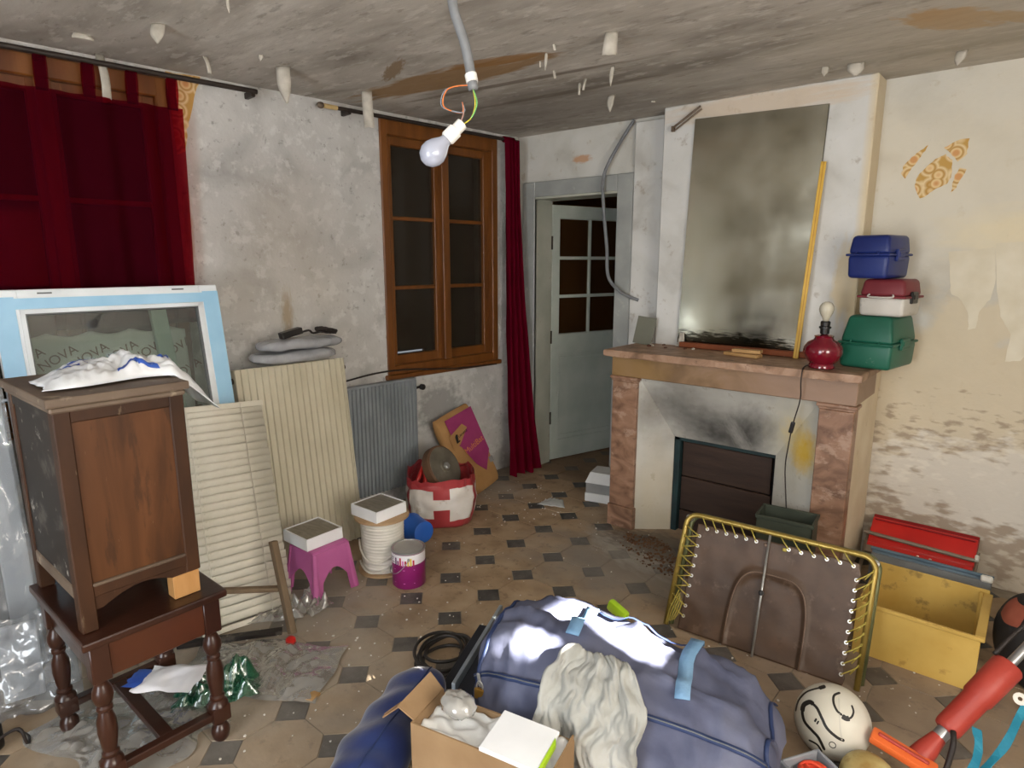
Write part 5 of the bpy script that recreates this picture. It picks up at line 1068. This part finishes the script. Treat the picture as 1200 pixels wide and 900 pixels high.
# black and rust backpack at the right
m_blkf = pm('black_fabric', [(24, 22, 22), (40, 37, 36)], scale=9, rough=0.8, bump=0.3, bscale=30)
m_rustf = pm('rust_fabric', [(122, 58, 42), (146, 78, 58)], scale=9, rough=0.8)
bp = thing('black_backpack', 'black and rust fabric backpack slumped beside the yellow crate', 'backpack', (.175, 2.99, 0), (0, 0, rad(15)))
def bpf(u, v, off=0):
    a = 2*PI*u; ph = PI*(v-.5); s = lambda q, e: math.copysign(abs(q)**e, q); c_ = s(math.cos(ph), .6)
    p = Vector((.18*c_*s(math.cos(a), .8), .15*c_*s(math.sin(a), .8), .17+.17*s(math.sin(ph), .75)))
    return p*(1+off) + noise.noise_vector(p*9)*.02
obj('body', grid(NB(), bpf, 48, 30, wrapu=True), m_blkf, bp, smooth=True)
obj('side_panel', grid(NB(), lambda u, v: bpf(.70+.10*u, .25+.5*v, .03)+Vector((0, -.004, 0)), 12, 14), m_rustf, bp, smooth=True); obj('top_flap', grid(NB(), lambda u, v: bpf(.5+.12*u, .62+.2*v, .04), 12, 10), m_rustf, bp, smooth=True)
obj('strap', tube(NB(), spline([(-.06, -.15, .30), (-.04, -.19, .2), (.0, -.2, .12), (.05, -.18, .05)], 5), .009, 8), m_blkf, bp, smooth=True)
# football
m_ball = pm('ball_white', [(190, 185, 170), (210, 206, 194)], scale=5, rough=0.4, speck=((170, 150, 120), 7, 0.6, 0.5))
m_bprint = pm('ball_black', [(28, 26, 24), (40, 36, 32)], scale=8, rough=0.45); m_bgrey = pm('ball_grey', [(176, 172, 160), (190, 186, 174)], scale=8, rough=0.45)
BR = .115; bc = Vector((-.372, 2.075, BR+.001))
fb = thing('football', 'dirty white football with curved black markings on the tiles', 'ball', bc-Vector((0, 0, BR)))
bm = NB(); bmesh.ops.create_uvsphere(bm, u_segments=40, v_segments=24, radius=BR, matrix=Matrix.Translation((0, 0, BR))); obj('ball_shell', bm, m_ball, fb, smooth=True)
e3 = (CP-bc).normalized(); e1 = Vector((0, 0, 1)).cross(e3).normalized(); e2 = e3.cross(e1)
def sph(x, y, k=1.003):
    r2 = min(x*x+y*y, .995); return (e1*x+e2*y+e3*math.sqrt(1-r2))*BR*k+Vector((0, 0, BR))
def stroke(pts, w, mm, nm='marking'):
    pts = spline([(x, y, 0) for x, y in pts], 6); w = w*BR; bm = NB(); prev = None
    for i, p in enumerate(pts):
        q = pts[min(i+1, len(pts)-1)]-pts[max(i-1, 0)]; n_ = Vector((-q.y, q.x, 0)).normalized()*(w/BR)
        wk = 1 if 0 < i < len(pts)-1 else .4
        row = [bm.verts.new(sph(p.x+n_.x*s*wk, p.y+n_.y*s*wk)) for s in (-.5, 0, .5)]
        if prev:
            for j in range(2): bm.faces.new((prev[j], prev[j+1], row[j+1], row[j]))
        prev = row
    obj(nm, bm, mm, fb, smooth=True)
stroke([(-.10, -.78), (-.28, -.52), (-.45, -.40), (-.68, -.22), (-.76, .08), (-.62, .28), (-.42, .22), (-.26, .0), (-.10, -.22), (.16, -.36), (.34, -.38)], .075, m_bprint)
stroke([(-.76, .0), (-.74, .18), (-.60, .30), (-.5, .27)], .12, m_bprint)
stroke([(.12, .78), (-.02, .66), (-.02, .48), (.08, .30), (.22, .22)], .06, m_bprint); stroke([(.22, .22), (.34, .18), (.44, .24), (.48, .40), (.42, .55)], .05, m_bprint); stroke([(.22, .2), (.32, .17), (.40, .2)], .13, m_bprint)
stroke([(-.94, -.05), (-.90, .25), (-.74, .52), (-.52, .68), (-.30, .80)], .045, m_bprint); stroke([(-.42, .73), (-.26, .84)], .10, m_bprint)
stroke([(-.52, -.86+.2), (-.30, -.8+.1), (-.16, -.84)], .05, m_bprint); stroke([(.10, .64), (.14, .3), (.2, -.1), (.28, -.4)], .035, m_bgrey)
stroke([(-.42, -.16), (-.38, -.06)], .05, m_bprint); stroke([(-.36, -.20), (-.32, -.10)], .04, m_bprint)
for k in range(2): stroke([(.05+.09*math.cos(a)*.9+.02, -.58+.07*math.sin(a)+.16*k*0) for a in [2*PI*j/8 for j in range(9)]], .022, m_bprint) if k == 0 else None
# tray with orange cord and blue cloth
m_trayg = pm('grey_tray', [(132, 136, 142), (152, 156, 162)], scale=6, rough=0.45)
m_orc = pm('orange_cord', [(214, 66, 40), (232, 90, 58)], scale=12, rough=0.6); m_blc = pm('blue_cloth', [(34, 84, 156), (48, 102, 176)], scale=8, rough=0.7)
ty = thing('grey_tray', 'shallow grey plastic tray holding orange cord between bag and football', 'tray', (-.335, 1.815, 0), (0, 0, rad(-32)))
bm = NB(); w_, d_, h_ = .19, .15, .11
bb(bm, -w_/2, w_/2, -d_/2, d_/2, 0, .006); obj('base', bm, m_trayg, ty)
for a, b, c, d in ((-w_/2, w_/2, -d_/2, -d_/2+.01), (-w_/2, w_/2, d_/2-.01, d_/2), (-w_/2, -w_/2+.01, -d_/2+.01, d_/2-.01), (w_/2-.01, w_/2, -d_/2+.01, d_/2-.01)): obj('rim', bb(NB(), a, b, c, d, 0, h_, .003), m_trayg, ty)
pts = []
for k in range(150):
    t = k/149*2*PI*9; pts.append((.06*math.cos(t)*(1+.12*math.sin(k*.37)), .034*math.sin(t)+.012*math.sin(k*.21), .03+.03*k/149+.008*math.sin(k*1.1)))
o = tag(obj('orange_cord', tube(NB(), pts, .006, 6), m_orc, smooth=True), 'coiled bright orange cord lying in the grey tray', 'cord'); o.location = (-.34, 1.83, .035); o.rotation_euler = (0, 0, rad(-32))
o = tag(obj('blue_cloth', grid(NB(), lambda u, v: Vector(((u-.5)*.14, (v-.5)*.03, .006+.02*abs(noise.noise(Vector((u*3, v*3, 4)))))), 16, 10), m_blc, smooth=True, solid=.004), 'folded blue cloth in the grey tray beside the orange cord', 'cloth'); o.location = (-.35, 1.775, .075); o.rotation_euler = (0, 0, rad(-32))
# mottled tan gourd shaped thing
m_gourd = pm('tan_mottled', [(140, 112, 60), (176, 158, 104), (186, 176, 130)], scale=9, rough=0.55, bump=0.1, speck=((112, 82, 36), 12, 0.58, 0.6))
bm = NB(); bmesh.ops.create_uvsphere(bm, u_segments=32, v_segments=18, radius=.078, matrix=Matrix.Translation((0, 0, .078)))
for v in bm.verts: v.co = Vector((v.co.x*1.05, v.co.y*.92, v.co.z*.98)) + noise.noise_vector(v.co*12)*.005
o = tag(obj('tan_gourd', bm, m_gourd, smooth=True), 'rounded tan mottled gourd lying against the football', 'gourd'); o.location = (-.235, 1.935, .001)
# brushcutter
m_rh = pm('red_grip', [(150, 48, 38), (168, 64, 52)], scale=5, rough=0.45, bump=0.1); m_alu = pm('aluminium', [(160, 162, 164), (186, 188, 190)], scale=12, rough=0.3, metal=0.8)
m_org2 = pm('orange_guard', [(206, 92, 40), (224, 112, 56)], scale=6, rough=0.45); m_tealst = pm('teal_strap', [(26, 116, 140), (44, 140, 162)], scale=10, rough=0.7)
A = Vector((-.125, 2.08, .125)); Bv = Vector((.085, 2.40, .42)); dv = Bv-A
bc8 = thing('brushcutter', 'red and orange brushcutter with a silver shaft lying propped up', 'brushcutter', (A.x, A.y, 0)); T0 = Vector((A.x, A.y, 0))
def at(t, off=(0, 0, 0)): return A+dv*t-T0+Vector(off)
obj('grip', tube(NB(), [at(.22), at(.23), at(.25), at(.5), at(.52), at(.80), at(.82)], [.028, .034, .037, .037, .042, .044, .038], 20), m_rh, bc8, smooth='auto')
obj('shaft', tube(NB(), [at(.02), at(1.45)], .0145, 14), m_alu, bc8, smooth='auto')
obj('housing', tube(NB(), [at(-.10), at(-.06), at(.06), at(.16)], [.03, .036, .03, .022], 16), m_rh, bc8, smooth='auto')
gp = at(-.06); q_ = basis(gp+Vector((-.03, -.04, .0)), (-.8, .3, .25), (.1, -.3, 1))
obj('guard', bx(NB(), gp.x-.03, gp.y-.025, gp.z+.03, .18, .05, .028, (rad(10), rad(14), rad(2)), .008, 2), m_org2, bc8, smooth='auto')
obj('guard_rib', bx(NB(), gp.x-.03, gp.y-.025, gp.z+.046, .14, .012, .012, (rad(10), rad(14), rad(2)), .003), m_rh, bc8)
obj('housing_support', bb(NB(), gp.x+.0, gp.x+.03, gp.y+.0, gp.y+.03, 0, gp.z-.01, .004), m_rh, bc8)
obj('cable', tube(NB(), spline([at(.22, (.02, -.02, .02)), at(.2, (.03, -.05, -.0)), at(.15, (.03, -.07, -.07)), at(.1, (.02, -.07, -.13))], 5), .008, 8), m_cord, bc8, smooth=True)
obj('cable', tube(NB(), spline([at(.8, (-.035, .0, .03)), at(1.0, (-.035, 0, .03)), at(1.3, (-.02, 0, .03))], 4), .007, 8), m_cord, bc8, smooth=True)
obj('ferrule', tube(NB(), [at(.155), at(.225)], .021, 14), m_alu, bc8, smooth='auto')
def strap(pts, w=.022):
    pts = spline(pts, 6); bm = NB(); prev = None
    for i, p in enumerate(pts):
        n_ = Vector((1, -.2, .1)).normalized()*w/2; n_ = n_ + Vector((0, 0, .006*math.sin(i)))
        row = [bm.verts.new(p-n_), bm.verts.new(p+n_)]
        if prev: bm.faces.new((prev[0], prev[1], row[1], row[0]))
        prev = row
    return bm
obj('shoulder_strap', strap([at(.40, (.035, -.02, -.03)), at(.34, (.06, -.03, -.06)), at(.25, (.07, -.02, -.10)), at(.1, (.06, -.03, -.12)), at(.0, (.05, -.03, -.115))]), m_tealst, bc8, solid=.003); obj('shoulder_strap', strap([at(.95, (.06, -.0, -.06)), at(.7, (.07, -.02, -.08)), at(.5, (.08, -.02, -.12)), at(.2, (.07, -.03, -.13)), at(.02, (.055, -.03, -.115))]), m_tealst, bc8, solid=.003)
obj('strap_buckle', lathe(NB(), [(.006, 0), (.018, 0), (.018, .008), (.006, .008), (.006, 0)], 14, Matrix.Translation(at(.76, (.05, -.02, -.06))) @ Matrix.Rotation(1.0, 4, 'X'), cap=False), m_cap, bc8, smooth='auto')
bm = NB(); tube(bm, [Vector((.19, 2.46, .0)), Vector((.17, 2.44, .33))], .012)
# ================================================================ foreground heap
m_navy = pm('navy_canvas', [(62, 66, 88), (84, 88, 110), (100, 103, 122)], scale=5, rough=0.75, bump=0.25, bscale=70, bdist=.003)
m_navyd = pm('navy_trim', [(32, 46, 80), (42, 56, 94)], scale=8, rough=0.6)
m_lblue = pm('light_blue_webbing', [(104, 142, 176), (126, 162, 194)], scale=10, rough=0.7, bump=0.2, bscale=120)
m_brass = pm('brass', [(150, 112, 50), (180, 140, 70)], scale=10, rough=0.35, metal=0.7)
bagL, bagO, bagR = .93, Vector((-.87, 1.58, .002)), rad(13.4)
sgn = lambda q, e: math.copysign(abs(q)**e, q)
def bagS(t, a, off=0.0, nz=True):
    x = (t-.5)*bagL; h = .50-.13*t**1.4; e = (max(0, 1-abs(2*t-1)**5))**.4
    hw = .235*(.40+.60*e)+off; hh = h*(.55+.45*e)
    h1 = 1.0
    y = hw*sgn(math.cos(a), .75); z = hh/2+(hh/2+off)*sgn(math.sin(a), .85)
    if nz:
        top = max(0, math.sin(a))
        fold = noise.noise(Vector((x*7, y*7, z*7))); f2 = abs(noise.noise(Vector((x*5+3, y*9, z*5)))); f3 = abs(noise.noise(Vector((x*16+3, y*10, z*10+5))))
        n_ = Vector((0, math.cos(a), math.sin(a)))
        f4 = 1-2*abs(noise.noise(Vector((x*3.5+9, y*8+2, z*4)))); d = .022*fold - .045*f2*(.4+.6*top) - .016*f3 + .016*f4**3
        # the right end has slumped
        sl = max(0, t-.72)/.28
        d -= .08*sl*top*(.5+.5*math.sin(y*22+1))
        p = Vector((x, y, z))+n_*d
        p.x += .02*noise.noise(Vector((y*8, z*8, t)))
    else: p = Vector((x, y, z))
    p.z = max(p.z, .002); return p
dbag = thing('duffel_bag', 'large faded navy canvas duffel bag with pale blue straps and brass padlock', 'bag', bagO, (0, 0, bagR))
bm = grid(NB(), lambda u, v: bagS(.004+.992*v, 2*PI*u), 120, 110, wrapu=True)
bmesh.ops.holes_fill(bm, edges=[e for e in bm.edges if e.is_boundary]); obj('bag_body', bm, m_navy, dbag, smooth=True)
def ribbon(path, w, mm, nm, par, off, solid=.003, wd=None):
    bm = NB(); prev = None
    for i, (t, a) in enumerate(path):
        t2, a2 = path[min(i+1, len(path)-1)]; t1, a1 = path[max(i-1, 0)]
        p = bagS(t, a, off); tg = (bagS(t2, a2, off)-bagS(t1, a1, off)).normalized(); nrm = Vector((0, math.cos(a), math.sin(a))); sd_ = tg.cross(nrm).normalized()*w/2
        row = [bm.verts.new(p-sd_), bm.verts.new(p+sd_)]
        if prev: bm.faces.new((prev[0], prev[1], row[1], row[0]))
        prev = row
    return obj(nm, bm, mm, par, smooth=True, solid=solid)
lp = lambda a, b, n: [(a[0]+(b[0]-a[0])*k/n, a[1]+(b[1]-a[1])*k/n) for k in range(n+1)]
ribbon(lp((.03, rad(158)), (.97, rad(132)), 50), .016, m_navyd, 'zip_tape', dbag, .008)
ribbon(lp((.03, rad(157.6)), (.97, rad(131.6)), 50), .003, m_gask, 'zip_teeth', dbag, .0105, .002)
for tt, a0, a1 in ((.335, 66, 104), (.70, 60, 118)):
    ribbon([(tt+.012*k/10, rad(a0+(a1-a0)*k/10)) for k in range(11)], .042, m_lblue, 'strap_tab', dbag, .02, .004)
ribbon(lp((.36, rad(64)), (.70, rad(62)), 20), .03, m_navyd, 'carry_handle', dbag, .016)
for s in (.05, .96): ribbon([(s, rad(20+150*k/24)) for k in range(25)], .012, m_navyd, 'end_piping', dbag, .008)
pk = bagS(.05, rad(157), .022)
lk = obj('padlock', bx(NB(), pk.x+.012, pk.y-.012, pk.z-.055, .034, .016, .036, (0, 0, 0), .005, 2), m_brass, dbag, smooth='auto')
obj('shackle', tube(NB(), [(pk.x+.012+.011*math.cos(a), pk.y-.012, pk.z-.038+.024*math.sin(a)) for a in [PI*k/10 for k in range(11)]], .003, 6), m_tin, lk, smooth=True)
obj('zip_pull', bx(NB(), pk.x+.008, pk.y-.008, pk.z-.012, .012, .006, .045, (0, rad(-10), 0), .003), m_tin, dbag)
# shirt thrown over the bag
m_shirt = pm('grey_white_cloth', [(132, 132, 126), (156, 156, 150), (168, 168, 163)], scale=6, rough=0.85, bump=0.15, bscale=60, speck=((150, 130, 96), 6, 0.66, 0.5))
def shirt(u, v):
    wv = .17+.15*min(1, v*4); t = .465+wv*(u-.5)+.012*v; a = rad(115+(204-115)*v)
    p = bagS(t, a, .026, True); n_ = Vector((0, math.cos(a), math.sin(a)))
    k = .5+.5*v
    f = .010*k*math.sin(u*30+3*math.sin(v*2.5)+7*noise.noise(Vector((u*2.2, v*2.2, 1)))) + .022*noise.noise(Vector((u*5, v*3, 3))) + .020*abs(noise.noise(Vector((u*13, v*5, 8)))) + .010*abs(noise.noise(Vector((u*26, v*12, 5))))
    if u < .12 and v < .22: p = p - n_*0
    e = (1-max(0, .06-v)/.06*.3)
    out = p + n_*(f+.012) + Vector((0, 0, 0))
    out.x += .02*noise.noise(Vector((u*4, v*7, 2)))
    return out
o = tag(obj('shirt', grid(NB(), shirt, 80, 70), m_shirt, smooth=True, solid=.004), 'crumpled off-white shirt thrown over the side of the navy bag', 'shirt'); o.location = bagO; o.rotation_euler = (0, 0, bagR)
# cardboard box with packing
m_card = pm('cardboard', [(138, 110, 78), (158, 130, 96)], scale=6, rough=0.8, bump=0.1); m_cardd = pm('cardboard_edge', [(120, 92, 66), (140, 110, 80)], scale=6, rough=0.8)
m_foam = pm('white_foam', [(214, 214, 210), (230, 230, 228)], scale=8, rough=0.7, bump=0.4, bscale=20)
bxR = math.atan2(1.189-1.02, .852*-1+1.15)
P0, P1, P2 = Vector((-1.262, 1.235, 0)), Vector((-1.205, 1.062, 0)), Vector((-.83, 1.165, 0))
ax = (P2-P0); L_ = .43; ang = math.atan2(-.045, .41)+rad(8)
cbx = thing('cardboard_box', 'open cardboard box with white packing in front of the navy bag', 'box', (-1.235, 1.025, .001), (0, 0, rad(13)))
bw, bh, t = .165, .315, .005
obj('wall', bb(NB(), 0, L_, -t, 0, 0, bh), m_card, cbx); obj('wall', bb(NB(), 0, L_, bw-t, bw, 0, bh-.02), m_card, cbx); obj('wall', bb(NB(), 0, t, 0, bw-t, 0, bh), m_card, cbx); obj('wall', bb(NB(), L_-t, L_, 0, bw-t, 0, bh), m_card, cbx); obj('base', bb(NB(), t, L_-t, 0, bw-t, 0, t), m_card, cbx)
obj('end_flap', quad_slab(NB(), [(.002, .005, bh), (.002, bw-.01, bh), (-.05, bw-.0, bh+.035), (-.05, .0, bh+.03)], (0.003, 0, .004)), m_card, cbx)
obj('end_flap', quad_slab(NB(), [(-.045, -.0, bh+.027), (-.05, .02, bh+.028), (-.085, -.012, bh+.0), (-.085, -.022, bh-.005)], (0, 0, .005)), m_cardd, cbx)
obj('foam_packing', grid(NB(), lambda u, v: Vector((t+.002+(L_-2*t-.004)*u, .004+(bw-2*t-.006)*v, bh-.03+.026*noise.noise(Vector((u*9, v*5, 2)))-.01*math.sin(v*PI))), 50, 24), m_foam, cbx, smooth=True, solid=.006)
m_clearb = see_through('clear_bag', (230, 230, 228), 0.35, (196, 194, 188), 0.1, 2.2)
bm = NB(); bmesh.ops.create_uvsphere(bm, u_segments=28, v_segments=16, radius=1)
for v in bm.verts: v.co = Vector((v.co.x*.058, v.co.y*.045, v.co.z*.03)) + noise.noise_vector(v.co*3)*.007
o = tag(obj('clear_pouch', bm, m_clearb, smooth=True), 'clear plastic pouch lying on the white packing in the cardboard box', 'pouch'); o.location = Vector((-1.235, 1.025, .001))+Vector((.10*math.cos(rad(13))-.09*math.sin(rad(13)), .10*math.sin(rad(13))+.09*math.cos(rad(13)), bh+.028))
m_lime = pm('lime_plastic', [(150, 190, 30), (176, 212, 50)], scale=8, rough=0.4)
lid = thing('white_packet', 'flat white packet with a lime green corner on the cardboard box', 'packet', Vector((-1.235, 1.025, 0))+Vector((.315*math.cos(rad(13))-.055*math.sin(rad(13)), .315*math.sin(rad(13))+.055*math.cos(rad(13)), bh+.012)), (rad(3), rad(2), rad(13)))
obj('packet', bx(NB(), 0, 0, .007, .17, .15, .014, None, .003), m_boxw, lid); obj('green_corner', prism(NB(), [(.085, -.075), (.093, -.07), (.093, .03), (.085, .045)], .016), m_lime, lid)
# navy sleeping bag roll
m_slp = pm('blue_nylon', [(14, 26, 66), (22, 38, 88), (32, 52, 104)], scale=6, rough=0.4, sheen=.3, bump=0.3, bscale=16)
sr = thing('sleeping_bag', 'rolled dark blue nylon sleeping bag on the floor by the cardboard box', 'sleeping bag', (-1.455, 1.12, 0), (0, 0, math.atan2(1.38-.88, -1.535+1.335)))
def slf(u, v):
    a = 2*PI*u; x = (v-.5)*.58; e = (max(0, 1-abs(2*v-1)**5))**.45; r = .105*(.25+.75*e)
    r *= 1+.06*math.sin(v*24+1.5*math.sin(a*2))*e+.05*noise.noise(Vector((x*9, math.cos(a)*1.5, math.sin(a)*1.5)))
    return Vector((x+.012*noise.noise(Vector((a, x*5, 0))), r*math.cos(a), max(.002, .098+r*math.sin(a)*.94)))
bm = grid(NB(), lambda u, v: slf(u, .003+.994*v), 56, 90, wrapu=True); bmesh.ops.holes_fill(bm, edges=[e for e in bm.edges if e.is_boundary]); obj('roll', bm, m_slp, sr, smooth=True)
obj('seam', tube(NB(), [slf(.30, .06+.88*k/40)*1.006 for k in range(41)], .003, 6), m_navyd, sr, smooth=True)
# flat black case with silver edge at the bag's end
m_silver = pm('silver_edge', [(140, 150, 158), (168, 178, 186)], scale=10, rough=0.35, metal=0.5); m_blk2 = pm('black_case', [(24, 26, 32), (36, 40, 48)], scale=8, rough=0.5); m_pale = pm('pale_blue_end', [(170, 186, 198), (186, 200, 210)], scale=6, rough=0.5)
fc = thing('flat_case', 'flat black case with silver metal edge standing at the end of the navy bag', 'case', (-1.375, 1.312, 0))
obj('case_body', bar(NB(), (.013, .004, .095), (-.187, .474, .095), .19, .032, .003), m_blk2, fc)
obj('edge_rail', bar(NB(), (.013, .002, .197), (-.188, .476, .197), .014, .034, .002), m_silver, fc); obj('end_face', bar(NB(), (.013, -.001, .095), (.012, .003, .095), .186, .03, .001), m_pale, fc)
obj('rail_groove', bar(NB(), (.012, .004, .2045), (-.187, .474, .2045), .003, .006), m_blk2, fc)
# coil of black cable
m_rubber = pm('black_rubber', [(32, 29, 27), (50, 45, 41)], scale=12, rough=0.5)
pts = []
for k in range(200):
    t = k/199*2*PI*6; r = .085+.045*math.sin(k*.11)*.5+.02*(k % 33)/33
    pts.append((r*math.cos(t)*1.0, r*1.25*math.sin(t), .010+.045*k/199+.012*math.sin(t*1.3)))
o = tag(obj('cable_coil', tube(NB(), pts, .007, 7), m_rubber, smooth=True), 'loose coil of thick black cable on the tiles beside the bag', 'cable'); o.location = (-1.70, 1.60, .002); o.rotation_euler = (0, 0, rad(25))
# lime green level behind the bag
lv = thing('lime_tool', 'lime green plastic tool end poking up behind the navy bag', 'tool', (-1.10, 1.93, 0), (0, 0, rad(-8)))
obj('grip', bx(NB(), 0, 0, .30, .09, .03, .045, (0, rad(18), 0), .012, 2), m_lime, lv, smooth='auto'); obj('stem', bb(NB(), -.02, .02, -.012, .012, 0, .30, .004), m_bake, lv)
# ---------------------------------------------------------------- hanging bulb
m_wp = pm('white_socket', [(214, 212, 206), (228, 226, 220)], scale=8, rough=0.35); m_bulbw = pm('pearl_bulb', [(150, 154, 168), (164, 168, 182)], scale=6, rough=0.12, coat=0.5)
D = 1.6
pend = thing('pendant_bulb', 'bare white bulb hanging on coloured wires from a grey ceiling conduit', 'hanging bulb', (-1.30, 1.32, 2.48)); o_ = Vector((-1.30, 1.32, 2.48))
E1 = Vector((-1.178, 1.248, 2.024))
obj('conduit', tube(NB(), [Vector(p)-o_ for p in spline([(-1.30, 1.32, 2.475), (-1.275, 1.30, 2.36), (-1.247, 1.247, 2.246), (-1.205, 1.25, 2.13), E1], 6)], .0125, 12), m_cond, pend, smooth=True)
obj('collar', tube(NB(), [Vector((-1.188, 1.249, 2.062))-o_, Vector((-1.182, 1.249, 2.042))-o_], .0155, 12), m_wp, pend, smooth='auto')
S0 = Vector((-1.195, 1.213, 1.933)); S1 = Vector((-1.212, 1.19, 1.905)); bd = (S1-S0).normalized()
obj('socket', lathe(NB(), [(.012, -.012), (.015, -.01), (.015, .012), (.019, .014), (.019, .042), (.016, .046)], 18, basis(S0-o_, (0, 0, 1), bd)), m_wp, pend, smooth='auto')
obj('bulb', lathe(NB(), [(.014, .044), (.017, .056), (.028, .074), (.033, .09), (.032, .105), (.024, .12), (.01, .129), (.001, .130)], 24, basis(S0-o_, (0, 0, 1), bd)), m_bulbw, pend, smooth=True)
wc = {'wire_yellow': (190, 180, 60), 'wire_green': (110, 170, 100), 'wire_orange': (200, 110, 50), 'wire_grey': (120, 130, 140)}
for k, (nm, cc) in enumerate(wc.items()):
    m_ = pm(nm, [cc, cc], rough=0.5); j = k*.006
    e_ = E1
    if k < 2: pth = [e_, e_+Vector((.006+j, 0, -.035)), e_+Vector((.002, -.012, -.07)), S0]
    else: pth = [e_, e_+Vector((-.01, -.01, .01)), e_+Vector((-.05-j, -.03, .005)), e_+Vector((-.06-j, -.035, -.035)), e_+Vector((-.035+j, -.02, -.055)), e_+Vector((-.02, -.02, -.03)), e_+Vector((-.012, -.025, -.06)), S0]
    obj('wire', tube(NB(), [Vector(p)-o_ for p in spline(pth, 6)], .0018, 6), m_, pend, smooth=True)
# ================================================================ loose crumbs nobody could count
rr = random.Random(11)
def crumbs(name, label, cat, spots, n, s0, s1, m):
    bm = NB()
    for k in range(n):
        cx, cy, rx, ry = rr.choice(spots); a = rr.uniform(0, 2*PI); q = math.sqrt(rr.random())
        x, y = cx+rx*q*math.cos(a), cy+ry*q*math.sin(a); s = rr.uniform(s0, s1)
        pol = [(s*rr.uniform(.6, 1.2)*math.cos(2*PI*j/5), s*rr.uniform(.5, 1)*math.sin(2*PI*j/5)) for j in range(5)]
        prism(bm, pol, s*.6, Matrix.Translation((x, y, .001)) @ Matrix.Rotation(rr.uniform(0, 6), 4, 'Z'))
    o = tag(obj(name, bm, m), label, cat); o['kind'] = 'stuff'; return o
m_crumbw = pm('plaster_crumbs', [(196, 190, 178), (220, 216, 208)], scale=20, rough=0.9)
m_crumbb = pm('leaf_litter', [(84, 58, 38), (124, 92, 64)], scale=20, rough=0.9)
crumbs('plaster_crumbs', 'tiny white plaster crumbs scattered over the tiled floor', 'crumbs', [(-2.0, 1.6, .6, .7), (-1.9, 2.5, .7, .8), (-2.1, 1.0, .5, .5), (-.5, 2.4, .6, .4), (-2.6, 3.1, .4, .4)], 320, .002, .0065, m_crumbw)
crumbs('hearth_litter', 'brown dry litter on the floor in front of the hearth', 'litter', [(-1.45, 3.05, .3, .12), (-1.35, 2.95, .22, .12), (-1.6, 3.12, .15, .08)], 420, .003, .011, m_crumbb)
